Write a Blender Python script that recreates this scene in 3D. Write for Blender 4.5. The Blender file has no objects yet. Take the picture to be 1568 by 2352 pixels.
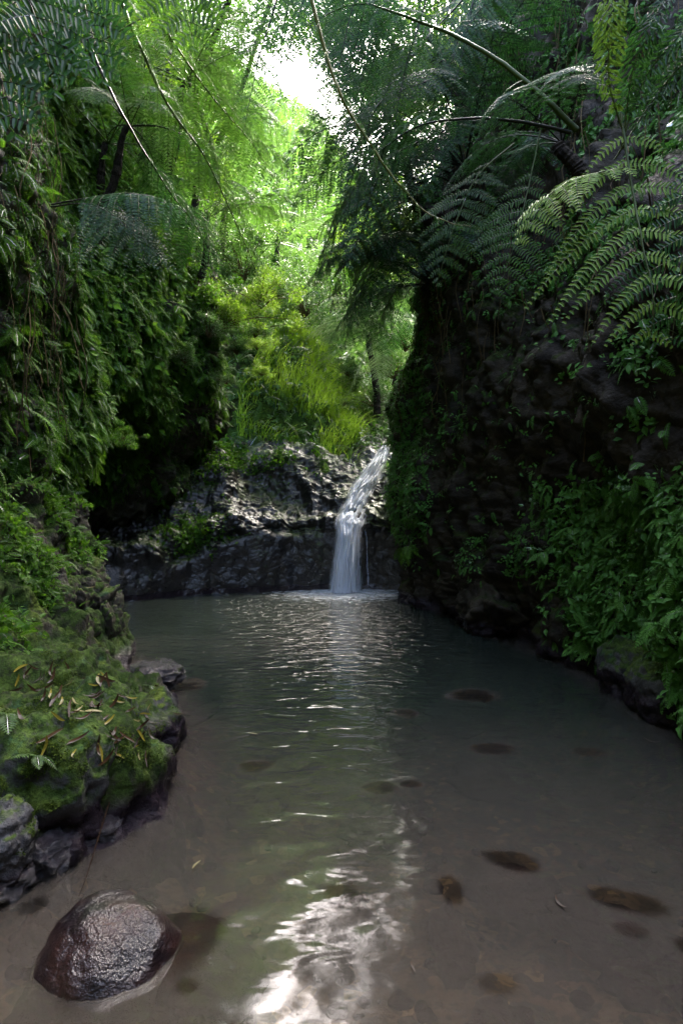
import bpy, math, random
import numpy as np
from mathutils import Vector, Matrix
from mathutils.bvhtree import BVHTree

# ------------------------------------------------------------------ camera, sky, sun, exposure
scene = bpy.context.scene
CAMH = 1.5
F = 1306.7                      # focal length in units of a 1568 x 2352 picture
cam_d = bpy.data.cameras.new("camera"); cam = bpy.data.objects.new("camera", cam_d)
scene.collection.objects.link(cam)
cam.location = (0, 0, CAMH); cam.rotation_euler = (math.radians(90), 0, 0)
cam_d.sensor_fit = 'VERTICAL'; cam_d.sensor_height = 36; cam_d.lens = 20
cam_d.clip_start = 0.05; cam_d.clip_end = 500
scene.camera = cam

SUN_EL, SUN_AZ = math.radians(52), math.radians(27)     # azimuth from +Y towards +X
w = bpy.data.worlds.new("World"); scene.world = w; w.use_nodes = True
nt = w.node_tree; nt.nodes.clear()
sky = nt.nodes.new("ShaderNodeTexSky"); sky.sky_type = 'NISHITA'; sky.sun_disc = False
sky.sun_elevation = SUN_EL; sky.sun_rotation = SUN_AZ; sky.dust_density = 6; sky.air_density = 1.0; sky.ozone_density = 1
bg = nt.nodes.new("ShaderNodeBackground"); bg.inputs[1].default_value = 0.15
wo = nt.nodes.new("ShaderNodeOutputWorld")
nt.links.new(sky.outputs[0], bg.inputs[0]); nt.links.new(bg.outputs[0], wo.inputs[0])
sd = bpy.data.lights.new("sun", 'SUN'); sd.energy = 1.6; sd.angle = math.radians(25); sd.color = (1.0, 0.96, 0.88)
sun = bpy.data.objects.new("sun", sd); scene.collection.objects.link(sun)
sdir = Vector((math.sin(SUN_AZ)*math.cos(SUN_EL), math.cos(SUN_AZ)*math.cos(SUN_EL), math.sin(SUN_EL)))
sun.rotation_euler = sdir.to_track_quat('Z', 'Y').to_euler()

scene.view_settings.view_transform = 'Standard'; scene.view_settings.look = 'None'
scene.view_settings.exposure = 3.85; scene.view_settings.gamma = 1
cy = scene.cycles
cy.use_denoising = True; cy.denoiser = 'OPENIMAGEDENOISE'; cy.denoising_input_passes = 'RGB_ALBEDO_NORMAL'; cy.denoising_prefilter = 'ACCURATE'
cy.max_bounces = 6; cy.diffuse_bounces = 3; cy.glossy_bounces = 3; cy.transmission_bounces = 3; cy.transparent_max_bounces = 12
cy.caustics_reflective = False; cy.caustics_refractive = False; cy.sample_clamp_indirect = 8
cy.use_adaptive_sampling = False

# ------------------------------------------------------------------ helpers
rng = np.random.default_rng(7); random.seed(7)
col = scene.collection
def W(px, py, d):
    return np.array([(px-784)/F*d, d, CAMH+(1176-py)/F*d])
def V3(*a): return np.array(a, float)
def nrm(v):
    return v/np.maximum(np.linalg.norm(v, axis=-1, keepdims=True), 1e-9)
def sstep(x, a, b):
    t = np.clip((x-a)/(b-a), 0, 1); return t*t*(3-2*t)

_perm = rng.permutation(256); _perm = np.concatenate([_perm, _perm, _perm])
_grad = nrm(rng.normal(size=(256, 3)))
def pnoise(P):
    Pi = np.floor(P).astype(int); Pf = P-Pi; u = Pf*Pf*Pf*(Pf*(Pf*6-15)+10)
    X, Y, Z = Pi[:, 0] & 255, Pi[:, 1] & 255, Pi[:, 2] & 255
    def g(i, j, k):
        h = _perm[(_perm[(_perm[(X+i) & 255]+Y+j) & 255]+Z+k) & 255]
        return (_grad[h]*(Pf-np.array([i, j, k]))).sum(1)
    x00 = g(0,0,0)*(1-u[:,0])+g(1,0,0)*u[:,0]; x10 = g(0,1,0)*(1-u[:,0])+g(1,1,0)*u[:,0]
    x01 = g(0,0,1)*(1-u[:,0])+g(1,0,1)*u[:,0]; x11 = g(0,1,1)*(1-u[:,0])+g(1,1,1)*u[:,0]
    y0 = x00*(1-u[:,1])+x10*u[:,1]; y1 = x01*(1-u[:,1])+x11*u[:,1]
    return (y0*(1-u[:,2])+y1*u[:,2])*1.6
def fbm(P, o=4, gain=.5):
    r = np.zeros(len(P)); a = 1.
    for i in range(o):
        r += a*pnoise(P*2.03**i+i*17.3); a *= gain
    return r
def ridged(P, o=4):
    r = np.zeros(len(P)); a = 1.
    for i in range(o):
        r += a*(1-2*np.abs(pnoise(P*2.03**i+i*11.1))); a *= .5
    return r
def worley(P):
    Pi = np.floor(P).astype(int); f1 = np.full(len(P), 9.); f2 = np.full(len(P), 9.)
    for i in (-1,0,1):
        for j in (-1,0,1):
            for k in (-1,0,1):
                C = Pi+np.array([i,j,k]); h = _perm[(_perm[(_perm[C[:,0]&255]+C[:,1])&255]+C[:,2])&255]
                q = C+.5+_grad[h]*.45; d = np.linalg.norm(q-P, axis=1)
                f2 = np.where(d < f1, f1, np.minimum(f2, d)); f1 = np.minimum(f1, d)
    return f1, f2

def mesh_np(name, verts, faces, mat, tint=None, smooth=False, parent=None, link=True, attrs=None, mat2=None, midx=None):
    verts = np.asarray(verts, np.float32); faces = np.asarray(faces, np.int32)
    me = bpy.data.meshes.new(name); k = faces.shape[1]
    me.vertices.add(len(verts)); me.vertices.foreach_set("co", verts.ravel())
    me.loops.add(faces.size); me.loops.foreach_set("vertex_index", faces.ravel())
    me.polygons.add(len(faces)); me.polygons.foreach_set("loop_start", np.arange(0, faces.size, k, dtype=np.int32))
    me.materials.append(mat)
    if mat2: me.materials.append(mat2); me.polygons.foreach_set("material_index", np.asarray(midx, np.int32))
    me.update(calc_edges=True)
    me.polygons.foreach_set("use_smooth", np.full(len(faces), bool(smooth)))
    if tint is not None:
        a = me.attributes.new("tint", 'FLOAT', 'POINT'); a.data.foreach_set("value", np.asarray(tint, np.float32))
    for an, av in (attrs or {}).items():
        a = me.attributes.new(an, 'FLOAT', 'POINT'); a.data.foreach_set("value", np.asarray(av, np.float32))
    o = bpy.data.objects.new(name, me)
    if link: col.objects.link(o)
    if parent is not None: o.parent = parent
    return o
def tag(o, label=None, cat=None, group=None, kind=None):
    if label: o["label"] = label
    if cat: o["category"] = cat
    if group: o["group"] = group
    if kind: o["kind"] = kind
    return o
def empty(name, loc, rz=0):
    o = bpy.data.objects.new(name, None); col.objects.link(o); o.location = loc; o.rotation_euler = (0, 0, rz)
    o.empty_display_size = .1
    return o
def copy_tree(o, parent=None):
    c = o.copy(); col.objects.link(c)
    if parent is not None: c.parent = parent
    for ch in o.children: copy_tree(ch, c)
    return c
def gridfaces(nu, nv, off=0):
    i = np.arange(nu*nv).reshape(nu, nv)
    return np.stack([i[:-1,:-1], i[1:,:-1], i[1:,1:], i[:-1,1:]], -1).reshape(-1, 4)+off
def catmull(A, n, axis=0):
    A = np.moveaxis(np.asarray(A, float), axis, 0); m = len(A)
    t = np.linspace(0, m-1-1e-9, n); i = t.astype(int); f = (t-i).reshape((-1,)+(1,)*(A.ndim-1))
    p = lambda k: A[np.clip(i+k, 0, m-1)]
    a, b, c, d = p(-1), p(0), p(1), p(2)
    r = .5*((2*b)+(-a+c)*f+(2*a-5*b+4*c-d)*f*f+(-a+3*b-3*c+d)*f**3)
    return np.moveaxis(r, 0, axis)
def gnormals(G):
    du = np.gradient(G, axis=0); dv = np.gradient(G, axis=1)
    return nrm(np.cross(du, dv))
def tube(path, r, n=5):
    path = np.asarray(path, float); r = np.broadcast_to(r, len(path))
    t = nrm(np.gradient(path, axis=0)); ref = np.array([.13, .21, .97])
    ref = np.where(np.abs((t@ref))[:, None] > .97, np.array([1., 0, 0]), ref)
    a = nrm(np.cross(t, ref)); b = np.cross(t, a)
    th = np.arange(n)*2*math.pi/n
    v = path[:, None]+r[:, None, None]*(np.cos(th)[None, :, None]*a[:, None]+np.sin(th)[None, :, None]*b[:, None])
    m = len(path); idx = np.arange(m*n).reshape(m, n); nx = np.roll(idx, -1, 1)
    f = np.stack([idx[:-1], nx[:-1], nx[1:], idx[1:]], -1).reshape(-1, 4)
    return v.reshape(-1, 3), f
class Acc:
    def __init__(s): s.v = []; s.f = []; s.t = []; s.n = 0
    def add(s, v, f, t=0.5):
        v = np.asarray(v); f = np.asarray(f)
        s.v.append(v); s.f.append(f+s.n); s.t.append(np.broadcast_to(t, len(v)).copy()); s.n += len(v)
    def get(s): return np.concatenate(s.v), np.concatenate(s.f), np.concatenate(s.t)
    def build(s, name, mat, parent=None, smooth=False, link=True):
        v, f, t = s.get(); return mesh_np(name, v, f, mat, t, smooth, parent, link)

# ------------------------------------------------------------------ materials
class N:
    def __init__(s, name):
        s.m = bpy.data.materials.new(name); s.m.use_nodes = True; s.t = s.m.node_tree; s.t.nodes.clear()
        s.out = s.t.nodes.new("ShaderNodeOutputMaterial")
    def n(s, typ, _p=None, **kw):
        nd = s.t.nodes.new(typ)
        for k, v in (_p or {}).items(): setattr(nd, k, v)
        for k, v in kw.items():
            k2 = int(k[1:]) if k[0] == '_' and k[1:].isdigit() else k.replace('_', ' ')
            s.set(nd.inputs[k2], v)
        return nd
    def set(s, inp, v):
        if isinstance(v, bpy.types.NodeSocket): s.t.links.new(v, inp)
        elif isinstance(v, bpy.types.Node): s.t.links.new(v.outputs[0], inp)
        else:
            try: inp.default_value = v
            except Exception: inp.default_value = (*v, 1)
    def math(s, op, a, b=0., clamp=False):
        nd = s.t.nodes.new("ShaderNodeMath"); nd.operation = op; nd.use_clamp = clamp
        s.set(nd.inputs[0], a); s.set(nd.inputs[1], b); return nd.outputs[0]
    def mix(s, f, a, b):
        nd = s.t.nodes.new("ShaderNodeMix"); nd.data_type = 'RGBA'
        s.set(nd.inputs[0], f); s.set(nd.inputs[6], a); s.set(nd.inputs[7], b); return nd.outputs[2]
    def noise(s, vec, scale, detail=4, rough=.5, dist=0):
        nd = s.n("ShaderNodeTexNoise", Scale=scale, Detail=detail, Roughness=rough, Distortion=dist)
        if vec is not None: s.t.links.new(vec, nd.inputs["Vector"])
        return nd.outputs[0]
    def ramp(s, f, lo, hi, a=0., b=1.):
        nd = s.t.nodes.new("ShaderNodeMapRange"); nd.interpolation_type = 'SMOOTHSTEP'
        s.set(nd.inputs[0], f); s.set(nd.inputs[1], lo); s.set(nd.inputs[2], hi); s.set(nd.inputs[3], a); s.set(nd.inputs[4], b)
        return nd.outputs[0]
    def done(s, sh, vol=None):
        s.t.links.new(sh.outputs[0] if isinstance(sh, bpy.types.Node) else sh, s.out.inputs[0]); return s.m

def leaf_mat(name, lo, hi, tr=(.12, .3, .02), transl=.4, rough=.45, gloss=1.0, dead=0.0):
    m = N(name); at = m.n("ShaderNodeAttribute", {'attribute_name': 'tint'}); oi = m.n("ShaderNodeObjectInfo")
    geo = m.n("ShaderNodeNewGeometry")
    f = m.math('ADD', m.math('MULTIPLY', at.outputs['Fac'], .75), m.math('MULTIPLY', oi.outputs['Random'], .25))
    c = m.mix(f, lo, hi)
    if dead > 0:
        nz = m.ramp(m.noise(geo.outputs['Position'], 9, 2), 1-dead, 1-dead+.06)
        c = m.mix(nz, c, (.12, .07, .025, 1))
    df = m.n("ShaderNodeBsdfDiffuse", Color=c)
    tc = m.mix(f, tuple(x*.55 for x in tr), tr)
    tl = m.n("ShaderNodeBsdfTranslucent", Color=tc)
    mx = m.n("ShaderNodeMixShader", _0=transl, _1=df, _2=tl)
    gl = m.n("ShaderNodeBsdfGlossy", Roughness=rough, Color=(gloss, gloss, gloss, 1))
    fr = m.n("ShaderNodeFresnel", IOR=1.42)
    return m.done(m.n("ShaderNodeMixShader", _0=m.math("MULTIPLY", fr, .4), _1=mx, _2=gl))

def rock_mat(name, dark, light, moss=.5, mosscol=((.02, .045, .006), (.07, .12, .015)), rough=(.28, .55), wetz=None, scale=1., coat=.0, bump=.6, stain=(.035, .030, .018)):
    m = N(name); geo = m.n("ShaderNodeNewGeometry"); P = geo.outputs['Position']
    sep = m.n("ShaderNodeSeparateXYZ", Vector=P); nz = m.n("ShaderNodeSeparateXYZ", Vector=geo.outputs['Normal'])
    n1 = m.noise(P, 3*scale, 8, .65); n2 = m.noise(P, 17*scale, 6, .7); n3 = m.noise(P, 1.1, 5, .6)
    n4 = m.noise(P, 60*scale, 4, .6)
    c = m.mix(m.ramp(n1, .35, .68), dark, light)
    c = m.mix(m.ramp(n2, .55, .75, 0, .5), c, tuple(x*1.9 for x in light[:3])+(1,))
    c = m.mix(m.ramp(n3, .5, .7, 0, .35), c, (*stain, 1))
    mv = m.math('ADD', m.math('ADD', m.math('MULTIPLY', n3, 1.2), m.math('MULTIPLY', n2, .55)), m.math('MULTIPLY', nz.outputs[2], .35))
    mf = m.ramp(mv, 1.45-moss, 1.6-moss)
    wet = 0.
    if wetz is not None:
        wz = m.math('ADD', sep.outputs[2], m.math('MULTIPLY', n1, -.12))
        wet = m.ramp(wz, wetz-.05, wetz+.03, 1, 0)
        mf = m.math('MULTIPLY', mf, m.math('SUBTRACT', 1., wet))
        c = m.mix(wet, c, (.018, .012, .016, 1))
    mc = m.mix(m.ramp(m.noise(P, 6, 5, .7), .35, .65), mosscol[0]+(1,), mosscol[1]+(1,))
    mc = m.mix(m.ramp(m.noise(P, 2.6, 4, .7), .52, .66, 0, .75), mc, (mosscol[1][0]*1.35, mosscol[1][1]*1.1, mosscol[1][2]*.8, 1))
    mc = m.mix(m.ramp(m.noise(P, 4.1, 5, .75), .56, .66, 0, .6), mc, (mosscol[1][0]*.55, mosscol[1][1]*.85, mosscol[1][1]*.5, 1))
    mc = m.mix(m.ramp(m.noise(P, 14, 4, .7), .5, .62, 0, .7), mc, tuple(x*.8 for x in dark[:3])+(1,))
    mc = m.mix(m.ramp(n4, .35, .7, 0, .6), mc, tuple(x*.35 for x in mosscol[0])+(1,))
    c = m.mix(mf, c, mc)
    r = m.ramp(n2, .3, .7, rough[0], rough[1])
    r = m.math('ADD', r, m.math('MULTIPLY', mf, .4), True)
    if wetz is not None: r = m.math('MULTIPLY', r, m.ramp(wet, 0, 1, 1, .45))
    h = m.math('ADD', m.math('ADD', m.math('MULTIPLY', n1, 1.0), m.math('MULTIPLY', n2, .45)), m.math('MULTIPLY', n4, .16))
    vo = m.n("ShaderNodeTexVoronoi", {'feature': 'DISTANCE_TO_EDGE'}, Vector=P, Scale=5*scale)
    h = m.math('ADD', h, m.math('MULTIPLY', m.ramp(vo.outputs[0], 0, .12), .12))
    bp = m.n("ShaderNodeBump", Strength=bump, Distance=.08, Height=h)
    b = m.n("ShaderNodeBsdfPrincipled", Base_Color=c, Roughness=r, Normal=bp.outputs[0])
    b.inputs['Specular IOR Level'].default_value = .18 if coat == 0 else .45
    b.inputs['Coat Weight'].default_value = coat; b.inputs['Coat Roughness'].default_value = .15
    m.t.links.new(bp.outputs[0], b.inputs['Coat Normal'])
    return m.done(b)

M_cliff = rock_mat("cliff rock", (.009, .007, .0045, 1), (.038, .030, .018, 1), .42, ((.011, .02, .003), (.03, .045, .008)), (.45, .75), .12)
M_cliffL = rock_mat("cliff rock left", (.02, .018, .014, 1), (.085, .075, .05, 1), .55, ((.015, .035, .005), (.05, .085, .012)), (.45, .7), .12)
M_ledge = rock_mat("wet basalt", (.007, .006, .006, 1), (.020, .017, .015, 1), .42, ((.02, .035, .006), (.05, .08, .01)), (.26, .46), .05, .9, .32, .32)
M_moss = rock_mat("mossy rock", (.03, .03, .03, 1), (.1, .1, .095, 1), .49, ((.022, .048, .008), (.075, .12, .022)), (.5, .75), .16, 1.2, .0, .6, (.06, .06, .07))
M_bank = rock_mat("bank rock", (.02, .018, .015, 1), (.06, .052, .036, 1), .58, ((.018, .038, .006), (.05, .085, .014)), (.5, .75), .10, 1.2)
M_grey = rock_mat("grey rock", (.05, .05, .055, 1), (.14, .14, .15, 1), .25, ((.03, .06, .01), (.08, .12, .02)), (.4, .6), .06)
M_wet = rock_mat("wet black rock", (.012, .009, .011, 1), (.04, .028, .03, 1), .1, ((.01, .02, .01), (.02, .04, .01)), (.12, .3), .5, 1.6, 1.0, .9, (.05, .015, .015))
mbo = N("wet red boulder"); geo = mbo.n("ShaderNodeNewGeometry"); P = geo.outputs['Position']
nb1 = mbo.noise(P, 5, 5, .6); nb2 = mbo.noise(P, 55, 4, .6); nb3 = mbo.noise(P, 110, 3, .6); nb4 = mbo.noise(P, 3, 3, .5)
cb = mbo.mix(mbo.ramp(nb1, .35, .65), (.006, .004, .006, 1), (.026, .010, .008, 1))
cb = mbo.mix(mbo.ramp(nb2, .5, .7, 0, .7), cb, (.02, .013, .012, 1)); cb = mbo.mix(mbo.ramp(nb4, .58, .66, 0, .5), cb, (.012, .024, .010, 1))
hb = mbo.math('ADD', mbo.math('ADD', mbo.math('MULTIPLY', nb2, .5), mbo.math('MULTIPLY', nb3, .3)), mbo.math('MULTIPLY', nb1, .6))
bpb = mbo.n("ShaderNodeBump", Strength=.55, Distance=.03, Height=hb)
bb = mbo.n("ShaderNodeBsdfPrincipled", Base_Color=cb, Roughness=mbo.ramp(nb1, .3, .7, .12, .3), Normal=bpb.outputs[0])
bb.inputs['Coat Weight'].default_value = .6; bb.inputs['Coat Roughness'].default_value = .1; bb.inputs['Specular IOR Level'].default_value = .35
above = mbo.ramp(mbo.n("ShaderNodeSeparateXYZ", Vector=P).outputs[2], -.012, .0)     # under water the stone has no wet gloss
mbo.set(bb.inputs['Coat Weight'], mbo.math('MULTIPLY', above, .6)); mbo.set(bb.inputs['Specular IOR Level'], mbo.math('MULTIPLY', above, .35))
mbo.t.links.new(bpb.outputs[0], bb.inputs['Coat Normal']); M_boul = mbo.done(bb)
M_sub = rock_mat("drowned stone", (.008, .005, .006, 1), (.03, .017, .016, 1), .0, rough=(.7, .8), stain=(.04, .016, .016))
M_soil = rock_mat("forest soil", (.015, .016, .006, 1), (.04, .045, .015, 1), .7, ((.02, .05, .005), (.06, .12, .015)), (.7, .9))
M_bark = rock_mat("fern trunk", (.008, .006, .004, 1), (.03, .022, .014, 1), .3, ((.012, .022, .004), (.03, .05, .01)), (.7, .9), None, 4.)

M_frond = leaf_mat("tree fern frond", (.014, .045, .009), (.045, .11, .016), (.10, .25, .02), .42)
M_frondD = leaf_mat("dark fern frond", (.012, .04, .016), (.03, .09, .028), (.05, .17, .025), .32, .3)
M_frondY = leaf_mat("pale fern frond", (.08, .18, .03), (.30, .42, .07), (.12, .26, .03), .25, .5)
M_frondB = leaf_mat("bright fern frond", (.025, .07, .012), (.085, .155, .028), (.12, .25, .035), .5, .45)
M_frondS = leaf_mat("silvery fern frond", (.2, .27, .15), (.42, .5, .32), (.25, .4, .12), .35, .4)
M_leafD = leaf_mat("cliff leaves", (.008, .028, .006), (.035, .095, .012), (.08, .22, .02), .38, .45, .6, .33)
M_leafG = leaf_mat("bright cliff leaves", (.018, .062, .006), (.085, .20, .014), (.16, .38, .02), .45, .5, .5, .3)  # brighter green for ferns, shrubs and low plants
M_leafR = leaf_mat("cool cliff leaves", (.035, .11, .02), (.12, .30, .05), (.10, .30, .04), .3, .45, .7)
M_mossy = leaf_mat("moss tufts", (.012, .032, .006), (.09, .13, .015), (.06, .1, .01), .2, .7, .3)
M_fernR = leaf_mat("wall fern leaves", (.06, .17, .03), (.17, .38, .07), (.12, .3, .04), .3, .45, .7)
M_leafA = leaf_mat("brightened arch leaves", (.035, .10, .010), (.13, .28, .025), (.18, .38, .03), .4, .5, .6)  # colour brightened to stand in for ambient light under the overhang
M_leafY = leaf_mat("yellow green leaves", (.05, .15, .012), (.17, .30, .025), (.28, .48, .03), .5, .45, .6)
M_leafB = leaf_mat("shrub leaves", (.02, .065, .012), (.085, .17, .03), (.15, .33, .04), .42, .4)
M_grass = leaf_mat("grass", (.16, .33, .02), (.42, .58, .06), (.42, .66, .06), .45, .45, .7)
M_dry = leaf_mat("dry stems", (.05, .035, .018), (.16, .12, .06), (.1, .07, .03), .2, .7, .3)
M_stalk = leaf_mat("green stalk", (.03, .05, .012), (.08, .11, .03), (.05, .08, .01), .05, .35)
M_stalkD = leaf_mat("dark stalk", (.01, .012, .008), (.03, .03, .02), (.01, .02, .01), .02, .35)
M_stalkY = leaf_mat("yellow stalk", (.1, .1, .02), (.17, .16, .035), (.05, .08, .01), .05, .4)
M_litY = leaf_mat("yellow fallen leaf", (.16, .13, .012), (.24, .20, .03), (.2, .16, .02), .15, .6, .25)
M_litB = leaf_mat("brown fallen leaf", (.02, .010, .005), (.055, .03, .013), (.05, .03, .02), .1, .7, .2)

# ------------------------------------------------------------------ pool water and its bed
shoreL = [(-1.6,-3),(-1.5,0),(-1.45,1.5),(-1.33,2.2),(-1.22,2.4),(-1.1,2.6),(-.97,3.0),(-1.0,3.5),(-1.12,4),(-1.5,4.8),(-2.25,6),(-2.7,6.8),(-4.2,7.4),(-4.6,8.6),(-3.9,9.4),(-3.9,12)]
shoreR = [(2.6,-3),(2.6,1.5),(2.4,3.5),(2.35,4.4),(2.25,5.5),(1.8,6.7),(1.4,8.7),(1.2,9.8),(1.25,10.6),(1.3,12)]
def shore_depth(x, y):
    sl = np.array(shoreL); sr = np.array(shoreR)
    xl = np.interp(y, sl[:, 1], sl[:, 0]); xr = np.interp(y, sr[:, 1], sr[:, 0])
    d = np.minimum(x-xl, xr-x)
    base = .13+.10*np.clip(y-1.2, 0, 3)+.16*np.clip(y-4, 0, 4)
    return np.minimum(base, 1.1)*sstep(d, -.25, .45)*.9+.06+.5*sstep(-d, .1, .5)
gx, gy = np.meshgrid(np.linspace(-5.6, 3.2, 330), np.linspace(-3, 11.6, 460), indexing='ij')
dep = shore_depth(gx.ravel(), gy.ravel())
PB = np.stack([gx.ravel(), gy.ravel(), 0*dep], 1)
bz = -dep+.03*fbm(PB*2.2, 4)+.010*fbm(PB*11, 3)
f1, f2 = worley(PB*np.array([9, 9, 1.]))
bz += .02*np.clip(.42-f1, 0, 1)*(pnoise(PB*3+40) > .0)
PB[:, 2] = bz
mb = N("pool bed"); geo = mb.n("ShaderNodeNewGeometry"); P = geo.outputs['Position']
n1 = mb.noise(P, 4, 6, .6); n2 = mb.noise(P, 30, 4, .6)
vo = mb.n("ShaderNodeTexVoronoi", Vector=P, Scale=16.); vs = mb.n("ShaderNodeSeparateColor", Color=vo.outputs['Color'])
c = mb.mix(mb.ramp(n1, .35, .65), (.06, .042, .028, 1), (.17, .12, .078, 1))
c = mb.mix(mb.ramp(vs.outputs[0], .6, .75, 0, .8), c, (.05, .045, .045, 1))
c = mb.mix(mb.ramp(vs.outputs[1], .9, .95, 0, .6), c, (.38, .26, .13, 1))
c = mb.mix(mb.ramp(n2, .48, .62, 0, .7), c, (.045, .033, .024, 1))
b = mb.n("ShaderNodeBsdfPrincipled", Base_Color=c, Roughness=.8, Normal=mb.n("ShaderNodeBump", Strength=.5, Distance=.02, Height=n2).outputs[0])
bed = mesh_np("pool_bed", PB, gridfaces(330, 460), mb.done(b), smooth=True); tag(bed, kind='structure')

def Pw(px, py, z=0.):          # point at height z seen at (px, py)
    d = (z-CAMH)*F/(1176-py); return np.array([(px-784)/F*d, d, z])
subs = [(1182,2015,.20,.11,-.10,"dark drowned stone with a pale worn centre, left of the two under water at right"),
 (1435,2110,.24,.11,-.10,"long dark drowned stone nearest the right edge under water"),
 (1035,2120,.075,.15,-.16,"upright faint stone on the sandy bed below the waterfall reflection"),
 (945,1855,.10,.07,-.16,"small dark stone under water right of the reflection"),
 (870,1880,.15,.12,-.2,"faint flat stone under water beside the small dark one"),
 (590,1825,.16,.14,-.2,"faint dark stone under water left of the reflection"),
 (1130,1765,.24,.15,-.16,"broad purple drowned stone in the middle of the pool"),
 (1085,1625,.36,.25,-.13,"large dark drowned stone farthest out in the pool"),
 (1360,1790,.2,.1,-.2,"faint low stone under water near the right shore"),
 (930,1680,.16,.15,-.17,"faint stone under water at the edge of the rippled reflection"),
 (790,2095,.12,.13,-.10,"red brown stone under the bright ripples"),
 (1450,2225,.09,.07,-.17,"faint round stone below the long drowned one"),
 (1140,2330,.10,.07,-.13,"dark stone on the sandy bed at the bottom edge of the picture"),
 (430,2330,.06,.05,-.12,"small grey stone on the bed right of the shiny red boulder"),
 (1580,2215,.06,.09,-.08,"black stone under water cut by the right edge"),
 (80,2120,.07,.08,-.10,"pale brown stone under water left of the shiny red boulder"),
 (430,1600,.25,.3,-.13,"dark drowned shelf beside the jagged black rock")]
wx, wy = np.meshgrid(np.linspace(-5.5, 3.1, 560), np.linspace(-2.9, 11.5, 900), indexing='ij')
wd = shore_depth(wx.ravel(), wy.ravel())
wq = np.stack([wx.ravel(), wy.ravel(), 0*wx.ravel()], 1); wn = .16*fbm(wq*5, 3)
def over_stone(x, y, rx, ry, top, rot):          # the water is shallower over a drowned stone
    global wd
    u = (wq[:, 0]-x)*math.cos(rot)+(wq[:, 1]-y)*math.sin(rot); v = -(wq[:, 0]-x)*math.sin(rot)+(wq[:, 1]-y)*math.cos(rot)
    q = np.sqrt((u/rx)**2+(v/ry)**2)+wn; wd = wd+(np.minimum(wd, top)-wd)*sstep(-q, -.82, -.45)
for i, (px, py, rx, ry, z, lab) in enumerate(subs):
    p = Pw(px, py, z+.03); over_stone(p[0], p[1], rx, ry, -z*(.13 if i < 3 else .4), (-.35 if i < 2 else 0))
over_stone(-.78, 1.93, .37, .33, .075, -.2); over_stone(-.56, 2.02, .25, .24, .045, 0)
wd = np.clip(wd, .01, 2)
PW = np.stack([wx.ravel(), wy.ravel(), np.zeros(wx.size)], 1)
mw = N("pool water"); geo = mw.n("ShaderNodeNewGeometry"); P = geo.outputs['Position']
sp = mw.n("ShaderNodeSeparateXYZ", Vector=P)
dv = mw.n("ShaderNodeVectorMath", {'operation': 'DISTANCE'}); mw.t.links.new(P, dv.inputs[0]); dv.inputs[1].default_value = (.12, 10.9, 0)
dist = dv.outputs['Value']
mp = mw.n("ShaderNodeMapping", Vector=P); mp.inputs['Scale'].default_value = (1, 2.2, 1)
fine = mw.noise(mp.outputs[0], 9, 3, .55, .4)
mid = mw.noise(mp.outputs[0], 3.2, 2, .5, .8)
swl = mw.noise(P, 2.9, .8, .4, 1.0)
hf = mw.math('MULTIPLY', fine, mw.ramp(dist, 1.5, 7.8, .030, .0004))
hm = mw.math('MULTIPLY', mid, mw.ramp(dist, 4., 9.2, .036, .003))
hs = mw.math('MULTIPLY', swl, mw.ramp(dist, 5., 9., .0, .014))
hh = mw.math('ADD', mw.math('ADD', hf, hm), hs)
bpn = mw.n("ShaderNodeBump", Strength=1., Distance=1.0, Height=hh)
at = mw.n("ShaderNodeAttribute", {'attribute_name': 'depth'})
murk = mw.math('SUBTRACT', 1., mw.math('EXPONENT', mw.math('MULTIPLY', at.outputs['Fac'], -4.0)))
mcol = mw.mix(mw.ramp(at.outputs["Fac"], .16, .55), (.058, .050, .042, 1), (.017, .023, .018, 1))
dfw = mw.n("ShaderNodeBsdfDiffuse", Color=mcol)
trw = mw.n("ShaderNodeBsdfTransparent", Color=(.80, .76, .68, 1))
body = mw.n("ShaderNodeMixShader", _0=murk, _1=trw, _2=dfw)
foamn = mw.math('ADD', mw.noise(mp.outputs[0], 7, 4, .6, .5), mw.ramp(dist, .3, 2.6, .32, -.12))
foam = mw.n("ShaderNodeBsdfDiffuse", Color=(.75, .8, .85, 1))
body2 = mw.n("ShaderNodeMixShader", _0=mw.ramp(foamn, .58, .86, 0, .8), _1=body, _2=foam)
glw = mw.n("ShaderNodeBsdfGlossy", Roughness=.065, Normal=bpn.outputs[0])
frw = mw.n("ShaderNodeFresnel", IOR=1.6, Normal=bpn.outputs[0])
water = mesh_np("water", PW, gridfaces(560, 900), mw.done(mw.n("ShaderNodeMixShader", _0=frw, _1=body2, _2=glw)), smooth=True, attrs={'depth': wd})
tag(water, kind='structure')

# ------------------------------------------------------------------ cliffs and terrain
def rocky(G, amp=.12, big=.3, sc=1., flip=False, terr=0., mask=None, fineamp=.45):
    sh = G.shape; n = gnormals(G).reshape(-1, 3)
    if flip: n = -n
    P = G.reshape(-1, 3).copy()
    f1, f2 = worley(P*np.array([1.5, 1.5, 1.0])*sc+.4*pnoise(P*2)[:, None])
    g1, g2 = worley(P*np.array([5, 5, 3.6])*sc+.5*pnoise(P*4+9)[:, None])
    d = big*(fbm(P*np.array([.8, .8, .42])*sc, 4, .55))+amp*(1.4*np.minimum(f2-f1, .45)-.4)+amp*fineamp*(1.2*np.minimum(g2-g1, .5)-.3)+amp*.5*fbm(P*5*sc, 4, .55)
    if terr:
        z = P[:, 2]+.15*pnoise(P*1.3)
        tm = mask(P) if mask is not None else 1.; tm = np.clip((tm-.4)*1.6, 0, 1)
        d += tm*(terr*(np.abs((z*5.) % 1-.5)-.25)+terr*.6*(np.abs((z*12+pnoise(P*3)) % 1-.5)-.25))
    if mask is not None: d = d*mask(P)
    Q = P+n*d[:, None]
    return Q.reshape(sh)
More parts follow.
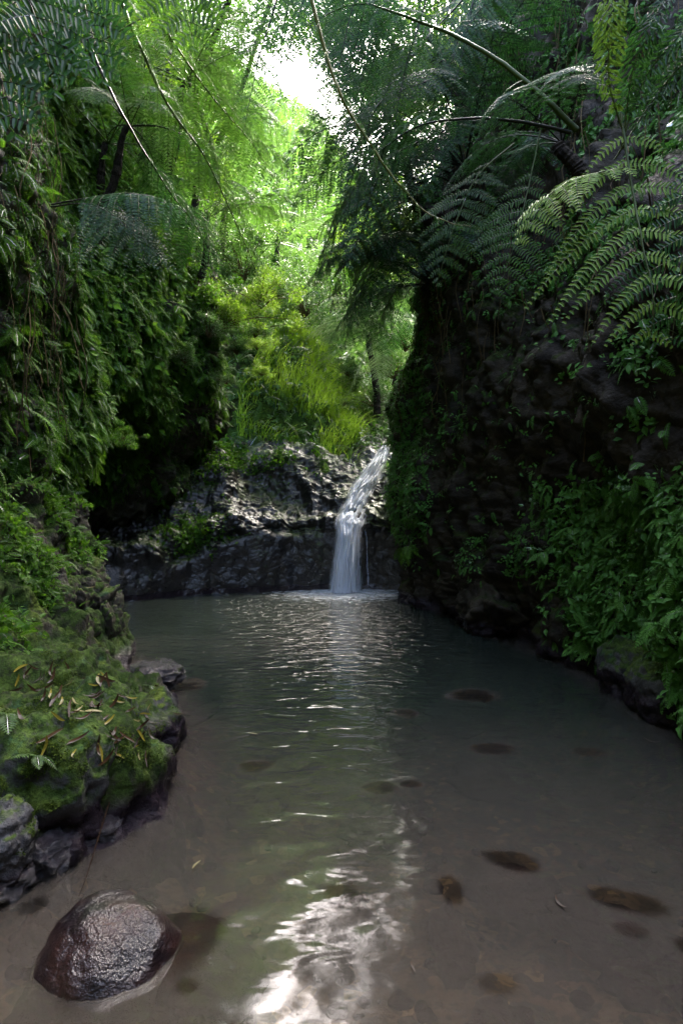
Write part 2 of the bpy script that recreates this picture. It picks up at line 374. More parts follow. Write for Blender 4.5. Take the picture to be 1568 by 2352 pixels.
def loft(levels, nz, ns):
    ctrl = np.array([[(x, y, z) for (x, y) in pts] for z, pts in levels], float)
    g = 1-.25*(1-sstep(ctrl[..., 1], .5, 4.)); ctrl[..., 2] = np.where(ctrl[..., 2] > 4, 4+(ctrl[..., 2]-4)*g, ctrl[..., 2])
    return catmull(catmull(ctrl, nz, 0), ns, 1)
YL = [-3, 0, 2, 3.5]
def lv(z, x0, far):
    return (z, [(.3, -8.5), (x0+.3, -5.5), (x0-.1, -1), (x0, 2), (x0, 3.6)]+far)
left = loft([
    lv(-.8, -2.4, [(-2.68,5),(-2.73,6),(-3.08,6.7),(-4.2,7.2),(-4.9,8.6),(-4.7,9.8),(-4.3,10.8),(-4.0,12)]),
    lv(.3, -2.45, [(-2.76,5),(-2.83,6),(-3.18,6.7),(-4.3,7.2),(-5.0,8.6),(-4.7,9.8),(-4.2,10.8),(-4.0,12)]),
    lv(1.2, -2.6, [(-2.98,5),(-3.08,6),(-3.28,6.8),(-4.3,7.3),(-4.9,8.6),(-4.5,10),(-3.6,10.9),(-3.1,12)]),
    lv(2.0, -2.6, [(-2.98,5),(-3.08,6),(-3.20,6.8),(-4.4,7.5),(-4.7,8.6),(-4.1,9.4),(-3.2,10.5),(-2.9,12)]),
    lv(2.6, -2.65, [(-2.98,5),(-3.03,6),(-3.13,6.9),(-3.9,7.8),(-3.9,8.6),(-3.7,9.3),(-3.2,10.4),(-2.9,12)]),
    lv(3.2, -2.7, [(-3.03,5),(-3.03,6),(-3.08,7.0),(-3.2,7.8),(-3.1,8.6),(-3.0,9.4),(-2.75,10.4),(-2.5,12)]),
    lv(4.2, -2.8, [(-3.13,5),(-3.13,6),(-3.13,7),(-2.85,7.8),(-2.75,8.7),(-2.75,9.6),(-2.5,10.6),(-2.5,12.3)]),
    lv(6.0, -2.9, [(-3.10,5),(-3.20,6),(-3.30,7),(-3.1,8),(-3.0,9),(-2.8,10),(-2.7,11),(-2.9,12.8)]),
    lv(9.0, -3.1, [(-3.2,5),(-3.5,6),(-3.7,7),(-3.8,8),(-3.8,9),(-3.8,10),(-3.9,11.2),(-4.0,13.5)]),
    lv(13., -3.3, [(-3.5,5),(-3.9,6),(-4.3,7),(-4.5,8),(-4.6,9),(-4.7,10),(-4.9,11.5),(-5.0,14)]),
], 420, 520)
left = rocky(left, .16, .34, flip=True)
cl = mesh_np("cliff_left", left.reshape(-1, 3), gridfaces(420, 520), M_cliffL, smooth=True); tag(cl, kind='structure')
def rv(z, x0, far):
    return (z, [(-.3, -8.5), (x0-.3, -5.5), (x0+.2, -1), (x0+.1, 2), (x0, 3.2)]+far)
right = loft([
    rv(-.8, 2.4, [(2.4,4),(2.3,4.7),(2.25,5.5),(1.8,6.7),(1.4,8.4),(1.15,9.5),(1.25,10.4),(1.6,11.6)]),
    rv(.3, 2.4, [(2.4,4),(2.35,4.7),(2.3,5.5),(1.85,6.7),(1.42,8.4),(1.1,9.5),(1.15,10.4),(1.5,11.6)]),
    rv(1.0, 2.35, [(2.35,4),(2.35,4.7),(2.3,5.6),(1.9,6.9),(1.4,8.5),(.95,9.6),(1.0,10.4),(1.3,11.6)]),
    rv(1.8, 2.35, [(2.3,4),(2.3,4.7),(2.25,5.6),(1.9,7),(1.35,8.6),(.8,9.7),(.9,10.6),(1.2,11.8)]),
    rv(3.0, 2.45, [(2.4,4),(2.3,4.9),(2.1,5.8),(1.8,7),(1.3,8.6),(.85,9.7),(1.0,10.8),(1.5,12)]),
    rv(4.0, 2.6, [(2.55,4),(2.5,5.0),(2.2,6),(1.85,7.1),(1.35,8.7),(.98,9.6),(1.2,10.8),(2.0,12.2)]),
    rv(4.4, 3.1, [(3.0,4),(2.9,5.2),(2.5,6.2),(2.0,7.3),(1.55,8.8),(1.4,9.6),(1.6,10.8),(2.6,12.4)]),
    rv(6.5, 3.9, [(3.8,4),(3.6,5.2),(3.1,6.2),(2.3,7.3),(1.75,8.8),(1.6,9.6),(1.9,10.8),(3.2,12.4)]),
    rv(10., 5.0, [(4.9,4),(4.6,5.2),(4.1,6.2),(3.4,7.3),(2.6,8.8),(2.6,9.8),(2.9,11.2),(4.0,13.)]),
    rv(14., 6.2, [(6.1,4),(5.7,5.2),(5.0,6.2),(3.8,7.3),(3.7,8.8),(3.8,9.8),(4.2,11.2),(5.0,13.)]),
], 400, 480)
right = rocky(right, .15, .38, flip=False, fineamp=.3)
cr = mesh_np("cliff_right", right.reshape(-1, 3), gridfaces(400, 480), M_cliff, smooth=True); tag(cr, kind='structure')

xs = np.array([-5.2, -4.4, -3.8, -3.2, -2.5, -1.8, -1.1, -.5, 0, .4, .8, 1.3, 1.9])
yf = np.interp(xs, [-5.2,-4.4,-3.9,-3.2,-2.2,-1,0,.3,1.2,1.9], [9.0,9.1,9.35,9.85,10.45,10.85,11.03,11.1,10.9,10.8])
k = sstep(xs, -3.9, -2.5)
rows = [(0*k-.6, 0*k-.1), (0*k+.02, 0*k), (.45+.2*k, .18-.12*k), (.85+.42*k, .55-.38*k), (1.1+.5*k, 1.1-.5*k), (1.35+.8*k, 1.6-.5*k), (1.9+.9*k, 2.0-.3*k), (2.7+.7*k, 2.6+.2*k), (3.6+.35*k, 3.8+.8*k)]
ctrl = np.array([[(x, y+dy_, z_) for x, y, dy_, z_ in zip(xs, yf, r[1], r[0])] for r in rows])
led = catmull(catmull(ctrl, 420, 0), 620, 1)
def lmask(P):
    brow = 1.15-.5*sstep(-P[:, 0], 1.6, 3)
    return .38+.62*sstep(P[:, 2]+.12*pnoise(P*2), brow-.15, brow+.12)+.5*np.exp(-((P[:, 2]-brow-.08)/.14)**2)
led = rocky(led, .075, .3, .8, flip=True, terr=.045, mask=lmask, fineamp=.3)
lo_ = mesh_np("ledge_rock", led.reshape(-1, 3), gridfaces(420, 620), M_ledge, smooth=True); tag(lo_, kind='structure')

hx, hy = np.meshgrid(np.linspace(-26, 24, 260), np.linspace(12.2, 70, 260), indexing='ij')
def vz(x, y):
    cx = .9+.12*(y-13)
    z = 2.2+.9*sstep(y, 12.2, 14.)+.42*np.clip(y-13, 0, 9)+.62*np.clip(y-22, 0, 60)
    z = z+1.35*np.clip(cx-1.1-x, 0, 40)*np.interp(x, [-10, -3], [.75, 1])*sstep(y, 12.3, 14.8)+1.2*np.clip(x-cx-.6, 0, 40)*sstep(y, 12.2, 13.5)
    return z
hP = np.stack([hx.ravel(), hy.ravel(), 0*hx.ravel()], 1)
hz = vz(hP[:, 0], hP[:, 1])+.35*fbm(hP*.6, 4); hP[:, 2] = hz
hill = mesh_np("hillside", hP, gridfaces(260, 260), M_soil, smooth=True); tag(hill, kind='structure')

# left bank at the water: sloping shelf
bx, by = np.meshgrid(np.linspace(0, 1, 200), np.linspace(-2, 6.4, 420), indexing='ij')
sl = np.array(shoreL); xe = np.interp(by, sl[:, 1], sl[:, 0])+.1
X = -2.9+(xe+2.9)*bx
Z = np.interp(by, [-2,2,2.6,3.3,4.2,5,6.4], [.7,.62,.6,.5,.42,.38,.25])
H0 = np.interp(by, [-2, 2, 3.2, 4.2, 5, 6.4], [1.3, 1.2, 1.3, 1.5, 1.75, 1.6])
zz = np.where(bx > .78, -.45+(Z*.55+.45)*np.sqrt(np.clip(1-((bx-.78)/.22)**2, 0, 1)), Z*.55+(H0-Z*.55)*(np.clip(.78-bx, 0, 1)/.78)**1.5)
bank = np.stack([X, by, zz], -1)
bank = rocky(bank, .13, .22, 1.05, flip=False, fineamp=.25)
bk = mesh_np("bank", bank.reshape(-1, 3), gridfaces(200, 420), M_bank, smooth=True); tag(bk, kind='structure')

# ------------------------------------------------------------------ boulders
def make_rock(name, c, r, mat, seed, label, cat="boulder", group=None, amp=.12, crack=.08, n=5, rot=0., sq=2.3, kind=None, facet=.5, hf=.03):
    th = np.linspace(0, math.pi, 2**n*2); ph = np.linspace(0, 2*math.pi, 2**n*3, endpoint=False)
    T, Ph = np.meshgrid(th, ph, indexing='ij')
    D = np.stack([np.sin(T)*np.cos(Ph), np.sin(T)*np.sin(Ph), np.cos(T)], -1).reshape(-1, 3)
    fr_ = np.random.default_rng(seed+900); pn = nrm(fr_.normal(size=(26, 3))); hgt = fr_.uniform(.8, 1.0, 26)
    fac = (hgt[None]/np.maximum(D@pn.T, .05)).min(1)
    D = D/((np.abs(D)**sq).sum(1)**(1/sq))[:, None]
    D = D*(1-facet+facet*np.clip(fac, .5, 1.1))[:, None]
    q = D*1.2+seed*3.7
    a, b2 = worley(q*1.5); e, g = worley(q*4)
    s = 1+amp*1.6*fbm(q, 3)+crack*(np.minimum(b2-a, .5)*1.6-.4)+crack*.4*(np.minimum(g-e, .5)*1.6-.4)+hf*fbm(q*7, 3)
    Vv = D*s[:, None]*np.array(r)
    m, k2 = T.shape; idx = np.arange(m*k2).reshape(m, k2); nx = np.roll(idx, -1, 1)
    f = np.stack([idx[:-1], idx[1:], nx[1:], nx[:-1]], -1).reshape(-1, 4)
    o = mesh_np(name, Vv, f, mat, smooth=True); o.location = c; o.rotation_euler = (0, 0, rot)
    tag(o, label, cat, group, kind); return o
rocks = []
R = lambda *a, **k: rocks.append(make_rock(*a, **k)) or rocks[-1]
R("mossy_boulder", W(75,1800,2.62), (.36,.30,.36), M_moss, 1, "big rounded boulder covered in bright green moss at the left water's edge", amp=.16)
R("mossy_boulder", W(298,1800,3.02), (.21,.26,.26), M_moss, 2, "dark mossy boulder with a hanging twig beside the big bright green one")
R("mossy_boulder", W(330,1690,3.65), (.24,.34,.24), M_moss, 3, "low mossy boulder strewn with yellow leaves jutting towards the pool", amp=.15)
R("mossy_boulder", W(215,1690,3.3), (.27,.33,.26), M_moss, 8, "mossy rock with brown leaf litter on top, above the rounded boulders", amp=.15)
R("grey_boulder", W(-8,1935,2.25), (.13,.15,.16), M_grey, 4, "bare grey stone at the bottom left corner of the mossy bank", crack=.14)
R("wet_rock", W(10,2010,2.28), (.13,.14,.10), M_wet, 5, "glossy black rock at the waterline under the grey stone", amp=.15)
R("wet_rock", W(95,1950,2.42), (.15,.13,.10), M_wet, 15, "glossy purple black rock at the waterline under the big mossy boulder", amp=.15)
R("wet_rock", W(205,1905,2.62), (.13,.12,.09), M_wet, 16, "small shiny wet rock in the gap between two mossy boulders", amp=.15)
R("wet_rock", W(360,1555,4.75), (.22,.3,.12), M_wet, 6, "jagged black wet rock low on the water at the foot of the left cliff", amp=.2, crack=.2)
R("mossy_boulder", W(110,1640,3.7), (.28,.3,.2), M_bank, 9, "broken brown rock among leaf litter on the left bank", amp=.18, crack=.16, facet=.9, n=6)
R("mossy_boulder", W(265,1600,4.3), (.22,.25,.15), M_grey, 10, "grey angular stone lying in leaf litter on the left bank", amp=.15, crack=.18, facet=.9)
R("cliff_block", W(150,1440,5.5), (.40,.5,.5), M_bank, 11, "tall fractured rock block with moss streaks at the foot of the left cliff", amp=.16, crack=.2, sq=3.2, facet=.95, n=6)
R("cliff_block", W(235,1470,5.7), (.2,.32,.42), M_bank, 12, "narrow split rock pillar beside the water at the foot of the left cliff", amp=.14, crack=.2, sq=3.5, facet=.95, n=6)
R("cliff_block", W(20,1500,4.5), (.3,.35,.34), M_bank, 13, "mossy rock block under the hanging plants at the left edge", amp=.16, crack=.18, sq=3, facet=.95, n=6)
R("shore_boulder", W(1535,1600,4.15), (.26,.34,.27), M_moss, 21, "dark mossy boulder in the pool at the right edge", amp=.12)
R("shore_boulder", W(1450,1560,4.7), (.24,.3,.3), M_moss, 22, "mossy bulge under the trailing plants on the right shore", amp=.15)
R("shore_boulder", W(1130,1400,7.2), (.4,.6,.36), M_cliff, 23, "rounded mossy rock at the foot of the dark right cliff", amp=.18)
R("shore_boulder", W(1330,1450,5.9), (.35,.5,.5), M_cliff, 24, "shadowed rock at the foot of the right cliff near the trailing plants", amp=.2, crack=.2)
# wet boulder standing in the shallows
bld = make_rock("wet_boulder", (-.80, 1.96, -.08), (.25, .22, .22), M_boul, 31, "shiny dark red boulder rising from the shallows at the lower left", amp=.045, crack=0., n=7, rot=-.3, sq=2.15, facet=.06, hf=.006)
rocks.append(bld)
base_ = make_rock("base", (.04, -.04, -.14), (.36, .32, .17), M_boul, 35, None, None, amp=.1, crack=.03, n=5); base_.parent = bld
for k_ in ("label", "category", "group", "kind"):
    if k_ in base_: del base_[k_]
make_rock("sunken_boulder", (-.56, 2.0, -.15), (.27, .25, .135), M_boul, 33, "brown flat boulder just under the water beside the shiny red one", amp=.08, crack=.02, n=5)
for i, (px, py, rx, ry, z, lab) in enumerate(subs):
    p = Pw(px, py, z+.03)
    make_rock("drowned_stone", (p[0], p[1], z-.045), (rx*1.15, ry*1.15, .085), M_sub, 40+i, lab, "stone", "stones under the water", amp=.22, crack=.1, facet=.6, n=4, rot=(-.35 if i < 2 else 0))
# pebbles on the bed
pebs = []
for i in range(170):
    y = 1.5+1.7*random.random()**1.5; x = random.uniform(-.62, .62)*y
    z = -float(shore_depth(np.array([x]), np.array([y]))[0])
    if i < 4:
        pb = make_rock("pebble", (x, y, z), (.03, .025, .018), [M_grey, M_sub, M_bank, M_grey][i], 80+i, "small pebble on the sandy bed in the shallows", "pebble", "pebbles on the shallow bed", n=3)
        pebs.append(pb)
    else:
        pb = pebs[i % 4].copy(); col.objects.link(pb)
    pb.location = (x, y, z+.004); s = random.uniform(.3, 1.0)**1.5*1.7; pb.scale = (s, s*random.uniform(.7, 1.3), s); pb.rotation_euler.z = random.uniform(0, 6)

# ------------------------------------------------------------------ waterfall
wf_root = empty("waterfall", (.12, 11.0, 0))
tag(wf_root, "white silky waterfall sliding down the black rock into the pool", "waterfall")
path = [(884,1028,12.75,22),(872,1050,12.5,42),(853,1085,12.15,62),(832,1120,11.85,72),(818,1150,11.6,66),(806,1180,11.35,78),(800,1200,11.1,74),(797,1225,10.95,64),(795,1262,10.88,68),(793,1305,10.84,72),(790,1357,10.8,84)]
pc = catmull(np.array(path, float), 300)
def fall_mat(name, dens, seed, ucon=26., col_=(.86, .89, .94, 1)):
    m = N(name); u = m.n("ShaderNodeAttribute", {'attribute_name': 'u'}); v = m.n("ShaderNodeAttribute", {'attribute_name': 'v'})
    cx = m.n("ShaderNodeCombineXYZ", X=m.math('MULTIPLY', u.outputs['Fac'], ucon), Y=m.math('MULTIPLY', v.outputs['Fac'], 5.), Z=float(seed))
    n1 = m.noise(cx.outputs[0], 1., 4, .6, .3)
    cx2 = m.n("ShaderNodeCombineXYZ", X=m.math('MULTIPLY', u.outputs['Fac'], 5.), Y=m.math('MULTIPLY', v.outputs['Fac'], 14.), Z=float(seed+3))
    n2 = m.noise(cx2.outputs[0], 1., 3, .5, 1.)
    e = m.math('ABSOLUTE', m.math('SUBTRACT', m.math('MULTIPLY', u.outputs['Fac'], 2.), 1.))
    edge = m.ramp(m.math('ADD', e, m.math('MULTIPLY', m.math('SUBTRACT', n1, .5), .5)), .45, 1.0, 1, 0)
    a = m.math('ADD', m.math('MULTIPLY', n1, .9), m.math('MULTIPLY', n2, .7))
    a = m.ramp(a, .50-dens*.2, .95-dens*.2)
    a = m.math('MULTIPLY', a, edge, True)
    df = m.n("ShaderNodeBsdfDiffuse", Color=col_); tl = m.n("ShaderNodeBsdfTranslucent", Color=col_)
    mx = m.n("ShaderNodeMixShader", _0=.4, _1=df, _2=tl); tr = m.n("ShaderNodeBsdfTransparent")
    return m.done(m.n("ShaderNodeMixShader", _0=a, _1=tr, _2=mx))
def sheet(name, off, wmul, shift, mat, i0=0, i1=300, seed=0, bulge=.12):
    seg = pc[i0:i1]; nu = 60; u = np.linspace(0, 1, nu)
    Uu, I = np.meshgrid(u, np.arange(len(seg)), indexing='ij')
    px = seg[I, 0]+((Uu-.5)*wmul+shift)*seg[I, 3]*.8; py = seg[I, 1]; d = seg[I, 2]-off
    lat = np.stack([Uu*7, I*.035+seed, 0*Uu+seed], -1).reshape(-1, 3)
    w1 = pnoise(lat*np.array([1., 1., 1.])).reshape(Uu.shape); w2 = pnoise(lat*np.array([3., .5, 1.])+5).reshape(Uu.shape)
    vv0 = (I+i0)/300.; stp = np.abs(np.sin(vv0*24+1.6*w1+Uu*2.2))**1.6*sstep(-vv0, -.66, -.5)
    d = d-bulge*(1-(2*Uu-1)**2)-.05*w1-.03*w2-.08*stp
    G = np.stack([(px-784)/F*seg[I, 2], d, CAMH+(1176-py)/F*seg[I, 2]+.03*w1], -1)
    vv = (I+i0)/300.
    o = mesh_np(name, G.reshape(-1, 3), gridfaces(nu, len(seg)), mat, smooth=True, attrs={'u': Uu.ravel(), 'v': vv.ravel()}, parent=wf_root)
    o.matrix_parent_inverse = Matrix.Translation((-.12, -11.0, 0)); return o
sheet("stream", .17, 1.15, 0, fall_mat("falling water", 1.6, 1), 0, 300, 1)
sheet("stream", .23, .8, -.05, fall_mat("falling water front", .9, 7, 36.), 0, 300, 2, .14)
sheet("veil", .08, 1.35, .06, fall_mat("falling water veil", .3, 4, 30.), 150, 300, 3, .08)
# thin side trickle
tp = np.array([W(836,1205,11.1), W(842,1240,10.95), W(843,1285,10.9), W(846,1345,10.85)]); tp = catmull(tp, 30)
v_, f_ = tube(tp, np.linspace(.006, .015, 30)); m_ = N("trickle"); dfm = m_.n("ShaderNodeBsdfDiffuse", Color=(.5, .55, .65, 1)); 
mt = m_.done(m_.n("ShaderNodeMixShader", _0=.35, _1=m_.n("ShaderNodeBsdfTransparent"), _2=dfm))
o = mesh_np("trickle", v_, f_, mt, smooth=True, parent=wf_root); o.matrix_parent_inverse = Matrix.Translation((-.12, -11.0, 0))
# foam mound at the base
fu, fv = np.meshgrid(np.linspace(0, 1, 50), np.linspace(0, 2*math.pi, 120), indexing='ij')
rr = fu*.95
FP = np.stack([.07+rr*np.cos(fv)*1.0, 10.72+rr*np.sin(fv)*.62, .008+.10*np.exp(-(rr/.22)**2)], -1)
FP[..., 2] += .02*pnoise((FP*5).reshape(-1, 3)).reshape(fu.shape)*np.exp(-(rr/.5)**2)
mf_ = N("foam"); r_ = mf_.n("ShaderNodeAttribute", {'attribute_name': 'u'}); g_ = mf_.n("ShaderNodeNewGeometry")
al = mf_.math('MULTIPLY', mf_.math('POWER', mf_.math('SUBTRACT', 1., r_.outputs['Fac'], True), 1.7), mf_.ramp(mf_.noise(g_.outputs['Position'], 6, 4, .6), .3, .7, .25, 1.))
mfo = mf_.done(mf_.n("ShaderNodeMixShader", _0=al, _1=mf_.n("ShaderNodeBsdfTransparent"), _2=mf_.n("ShaderNodeBsdfDiffuse", Color=(.8, .84, .9, 1))))
o = mesh_np("foam", FP.reshape(-1, 3), gridfaces(50, 120), mfo, smooth=True, attrs={'u': fu.ravel()}, parent=wf_root)
o.matrix_parent_inverse = Matrix.Translation((-.12, -11.0, 0))

# ------------------------------------------------------------------ fronds
def leaflets(base, dirv, nor, L, Wd, hi=False, fold=.18, droop=.15):
    """many leaflets at once: base, dir, normal (n,3), L and Wd (n,)"""
    base = np.asarray(base); n = len(base); side = nrm(np.cross(nor, dirv)); L = L[:, None]; Wd = Wd[:, None]
    dn = np.array([0, 0, -1.])
    if not hi:
        tip = base+dirv*L+dn*L*droop; m = base+dirv*L*.42+dn*L*droop*.2
        l = m+side*Wd*.5+nor*Wd*fold; r = m-side*Wd*.5+nor*Wd*fold
        v = np.stack([base, l, tip, r], 1).reshape(-1, 3)
        i = np.arange(n)[:, None]*4
        f = np.concatenate([i+np.array([[0, 2, 1]]), i+np.array([[0, 3, 2]])])
        return v, f, 4
    m = base+dirv*L*.5+dn*L*droop*.25; tip = base+dirv*L+dn*L*droop
    a = base+dirv*L*.08; c = base+dirv*L*.72+dn*L*droop*.5
    up = nor*Wd*fold
    v = np.stack([base, m, tip, a+side*Wd*.42+up, c+side*Wd*.36+up, a-side*Wd*.42+up, c-side*Wd*.36+up], 1).reshape(-1, 3)
    i = np.arange(n)[:, None]*7
    T = [[0,1,3],[1,4,3],[1,2,4],[0,5,1],[1,5,6],[1,6,2]]
    return v, np.concatenate([i+np.array([t]) for t in T]), 7
def frond_geo(path, thick=.0058, leaf_from=.3, npairs=15, plen=.5, sp=.028, ll=.08, lw=.018, up=(0, 0, 1), droop=.25, ang=.45, hi=False, seed=0, peak=.35, ldroop=.15, wob=.10, missing=0.):
    r = np.random.default_rng(seed); path = np.asarray(path, float)
    if len(path) < 24: path = catmull(path, 40)
    path = path+.0035*np.linalg.norm(path[-1]-path[0])*np.stack([pnoise(path*7+seed), pnoise(path*7+seed+30), pnoise(path*7+seed+60)], 1)*np.linspace(0, 1, len(path))[:, None]**.3
    seg = np.linalg.norm(np.diff(path, axis=0), axis=1); s = np.concatenate([[0], np.cumsum(seg)]); Lt = s[-1]
    A = Acc(); St = Acc(); up = nrm(np.array(up, float))
    tang = nrm(np.gradient(path, axis=0))
    v, f = tube(path, np.linspace(1, .12, len(path))*Lt*thick, 6); St.add(v, f, .5)
    for i in range(npairs):
        q = (i+.5)/npairs; t = leaf_from+(1-leaf_from)*q**.92
        for sg in (-1, 1):
            if r.random() < missing: continue
            tt = np.clip(t+r.normal()*.004+.006*sg, 0, .995)*Lt
            p = np.array([np.interp(tt, s, path[:, k]) for k in range(3)]); tg = nrm(np.array([np.interp(tt, s, tang[:, k]) for k in range(3)]))
            sd_ = nrm(np.cross(up, tg))*sg
            if np.linalg.norm(np.cross(up, tg)) < .2: sd_ = nrm(np.cross(V3(0, 1, 0), tg))*sg
            nn = nrm(np.cross(tg, sd_)*(-sg))*(-1)
            if nn@up < 0: nn = -nn
            prof = (q/peak)**.55 if q < peak else max(.05, 1-((q-peak)/(1-peak)))**.75
            pl = plen*prof*r.uniform(.9, 1.08)
            if pl < ll*.7:
                v, f, k = leaflets(p[None], nrm(sd_+tg*.8)[None], nn[None], np.array([max(pl, ll*.4)]), np.array([lw*1.2]), hi)
                A.add(v, f, r.random()); continue
            dr = nrm(sd_*math.cos(ang)+tg*math.sin(ang)+r.normal(size=3)*wob)
            npn = max(3, int(pl/sp)); tq = (np.arange(npn)+.6)/npn
            cur = p+dr*pl*tq[:, None]+np.array([0, 0, -1.])*(droop*pl*tq**2)[:, None]
            tcur = nrm(dr+np.array([0, 0, -1.])*(2*droop*tq)[:, None])
            bi = nrm(np.cross(nn, tcur)); n2 = nrm(np.cross(tcur, bi))
            cc = np.vstack([p, cur]); v, f = tube(cc[::2] if len(cc) > 6 else cc, np.linspace(1, .25, len(cc[::2] if len(cc) > 6 else cc))*lw*.13, 3); St.add(v, f, .6)
            prof2 = np.where(tq < .25, .75+tq, 1.)*np.clip((1-tq)/.45, .18, 1)**.7
            for s2 in (-1, 1):
                dd = nrm(bi*s2*math.cos(.32)+tcur*math.sin(.32)+r.normal(size=(npn, 3))*.11)
                L_ = ll*prof2*r.uniform(.92, 1.05, npn)*min(1, .45+.55*prof)
                v, f, k = leaflets(cur, dd, n2, L_, np.full(npn, lw), hi, droop=ldroop)
                A.add(v, f, np.repeat(np.clip(r.uniform(.0, 1., npn)*.5+.5*r.random(), 0, 1), k))
    return A, St
def frond(name, path, parent, mat=None, stalk=None, inv=None, **kw):
    A, St = frond_geo(path, **kw)
    o = A.build(name, mat or M_frond, parent); s_ = St.build("stalk", stalk or M_stalk, o, smooth=True)
    if inv is not None: o.matrix_parent_inverse = inv
    return o

# local frond variants: base at origin, growing along +X
def arch(L, rise, drop, n=30, side=0.):
    t = np.linspace(0, 1, n)
    return np.stack([L*t*(1-.10*t*t), side*L*t*t, L*(rise*t-drop*t**2.3)], 1)
VARS = {}
def variant(key, mat, stalk, n=4, L=1., **kw):
    out = []
    for i in range(n):
        rise, drop = [(.75, .75), (.5, .8), (.95, .85), (.3, .75)][i % 4]
        A, St = frond_geo(arch(L, rise, drop, side=[.08, -.1, .02, .12][i % 4]), seed=100+i, **kw)
        o = A.build("frond", mat, None, link=False); s_ = St.build("stalk", stalk, None, link=False, smooth=True)
        out.append((o.data, s_.data)); bpy.data.objects.remove(o); bpy.data.objects.remove(s_)
    VARS[key] = out
kw = dict(leaf_from=.22, npairs=15, plen=.32, sp=.0115, ll=.034, lw=.0108, droop=.35)
variant("g", M_frond, M_stalk, **kw); variant("d", M_frondD, M_stalkD, **kw); variant("b", M_frondB, M_stalk, **kw)
variant("s", M_frondS, M_stalk, **kw)
# simple pinnate small fern frond, unit length
def simple_frond(n=13, lw=.13, plen=.26, seed=0, curve=.35):
    r = np.random.default_rng(seed); t = (np.arange(n)+.8)/(n+.3); A = Acc()
    pos = np.stack([t, 0*t, .25*t-curve*t**2], 1); tg = nrm(np.stack([1+0*t, 0*t, .25-2*curve*t], 1)); up = nrm(np.cross(tg, np.array([0, 1., 0])))*-1
    up = np.where(up[:, 2:3] < 0, -up, up)
    prof = np.clip(np.sin(np.pi*np.clip(t*.85+.15, 0, 1))**.8, .12, 1)
    for sg in (-1, 1):
        dd = nrm(np.array([0, sg, 0.])*.93+tg*.4+r.normal(size=(n, 3))*.06)
        v, f, k = leaflets(pos, dd, up, plen*prof, np.full(n, lw*.62), False, droop=.2); A.add(v, f, np.repeat(.5+.3*r.normal(size=n)*.5, k))
    tt = np.linspace(0, 1, 6); rp = np.stack([tt, 0*tt, .25*tt-curve*tt**2], 1)
    rb = np.concatenate([rp+np.array([0, .007, 0]), rp-np.array([0, .007, 0])]); i = np.arange(5)
    A.add(rb, np.concatenate([np.stack([i, i+1, i+6], 1), np.stack([i+1, i+7, i+6], 1)]), .8)
    return A.get()
LEAF1 = (np.array([[0,0,0],[.4,.3,.06],[1,0,-.15],[.4,-.3,.06],[.72,.16,.0],[.72,-.16,.0],[.5,0,-.02]], float),
         np.array([[0,6,1],[6,4,1],[6,2,4],[0,3,6],[6,3,5],[6,5,2]]), np.full(7, .5))
def sprig(n=6, seed=0):
    r = np.random.default_rng(seed); A = Acc()
    for i in range(n):
        a = r.uniform(0, 6.28); s = r.uniform(.35, .6); p = r.normal(size=3)*np.array([.3, .3, .2]); d = nrm(np.array([math.cos(a), math.sin(a), r.uniform(-.5, .3)])); sd_ = nrm(np.cross(np.array([0, 0, 1.]), d)); u_ = np.cross(d, sd_)
        Mx = np.stack([d, sd_, u_]); A.add(LEAF1[0]@Mx*s+p, LEAF1[1], .5+.25*r.normal())
    return A.get()
FERN_T = [simple_frond(13, .13, .26, i, c) for i, c in enumerate((.3, .5, .7))]
FINE_T = [simple_frond(20, .075, .2, 9+i, c) for i, c in enumerate((.4, .6))]
SPRIG_T = [sprig(6, i) for i in range(4)]

def frames(n_out, down=.8, out=.5, jit=.4, r=rng):
    n = len(n_out); d = nrm(n_out*out+np.array([0, 0, -1.])*down+r.normal(size=(n, 3))*jit)
    z = nrm(n_out+np.array([0, 0, .5])+r.normal(size=(n, 3))*.25); y = nrm(np.cross(z, d)); z = np.cross(d, y)
    return np.stack([d, y, z], 1)          # rows = local axes in the world
def place(Ac, tmpl, P, Fr, S, tints, r=rng):
    tmpl = tmpl if isinstance(tmpl, list) else [tmpl]
    pick = r.integers(0, len(tmpl), len(P))
    for ti, (v, f, t) in enumerate(tmpl):
        m = pick == ti; k = m.sum()
        if not k: continue
        V = np.einsum('vi,nij->nvj', v, Fr[m])*S[m][:, None, None]+P[m][:, None]
        Fc = f[None]+(np.arange(k)*len(v))[:, None, None]
        Ac.add(V.reshape(-1, 3), Fc.reshape(-1, 3), np.clip(t[None]*.5+tints[m][:, None]*.7-.1, 0, 1).ravel())
def in_view(P, mar=1.12):
    y = np.maximum(P[:, 1], .01)
    return (P[:, 1] > 1) & (np.abs(P[:, 0]/y) < .6*mar) & (np.abs((P[:, 2]-CAMH)/y) < .9*mar)
def samples(G, n, dens, flip, r=rng):
    """random points on a grid surface, kept with probability dens(P, N)"""
    nu, nv = G.shape[:2]; Nn = gnormals(G)*(-1 if flip else 1)
    c = G[:-1, :-1]; ar = np.linalg.norm(np.cross(G[1:, :-1]-c, G[:-1, 1:]-c), axis=-1).ravel()
    idv = in_view(c.reshape(-1, 3)); ar = ar*idv
    yy = np.maximum(c[..., 1].ravel(), 3.); ar = ar/(yy**.7)
    ids = r.choice(len(ar), n, p=ar/ar.sum()); i, j = np.unravel_index(ids, (nu-1, nv-1))
    a, b = r.random((2, n)); P = G[i, j]+(G[i+1, j]-G[i, j])*a[:, None]+(G[i, j+1]-G[i, j])*b[:, None]
    Q = Nn[i, j]; k = r.random(n) < dens(P, Q); return P[k], Q[k]
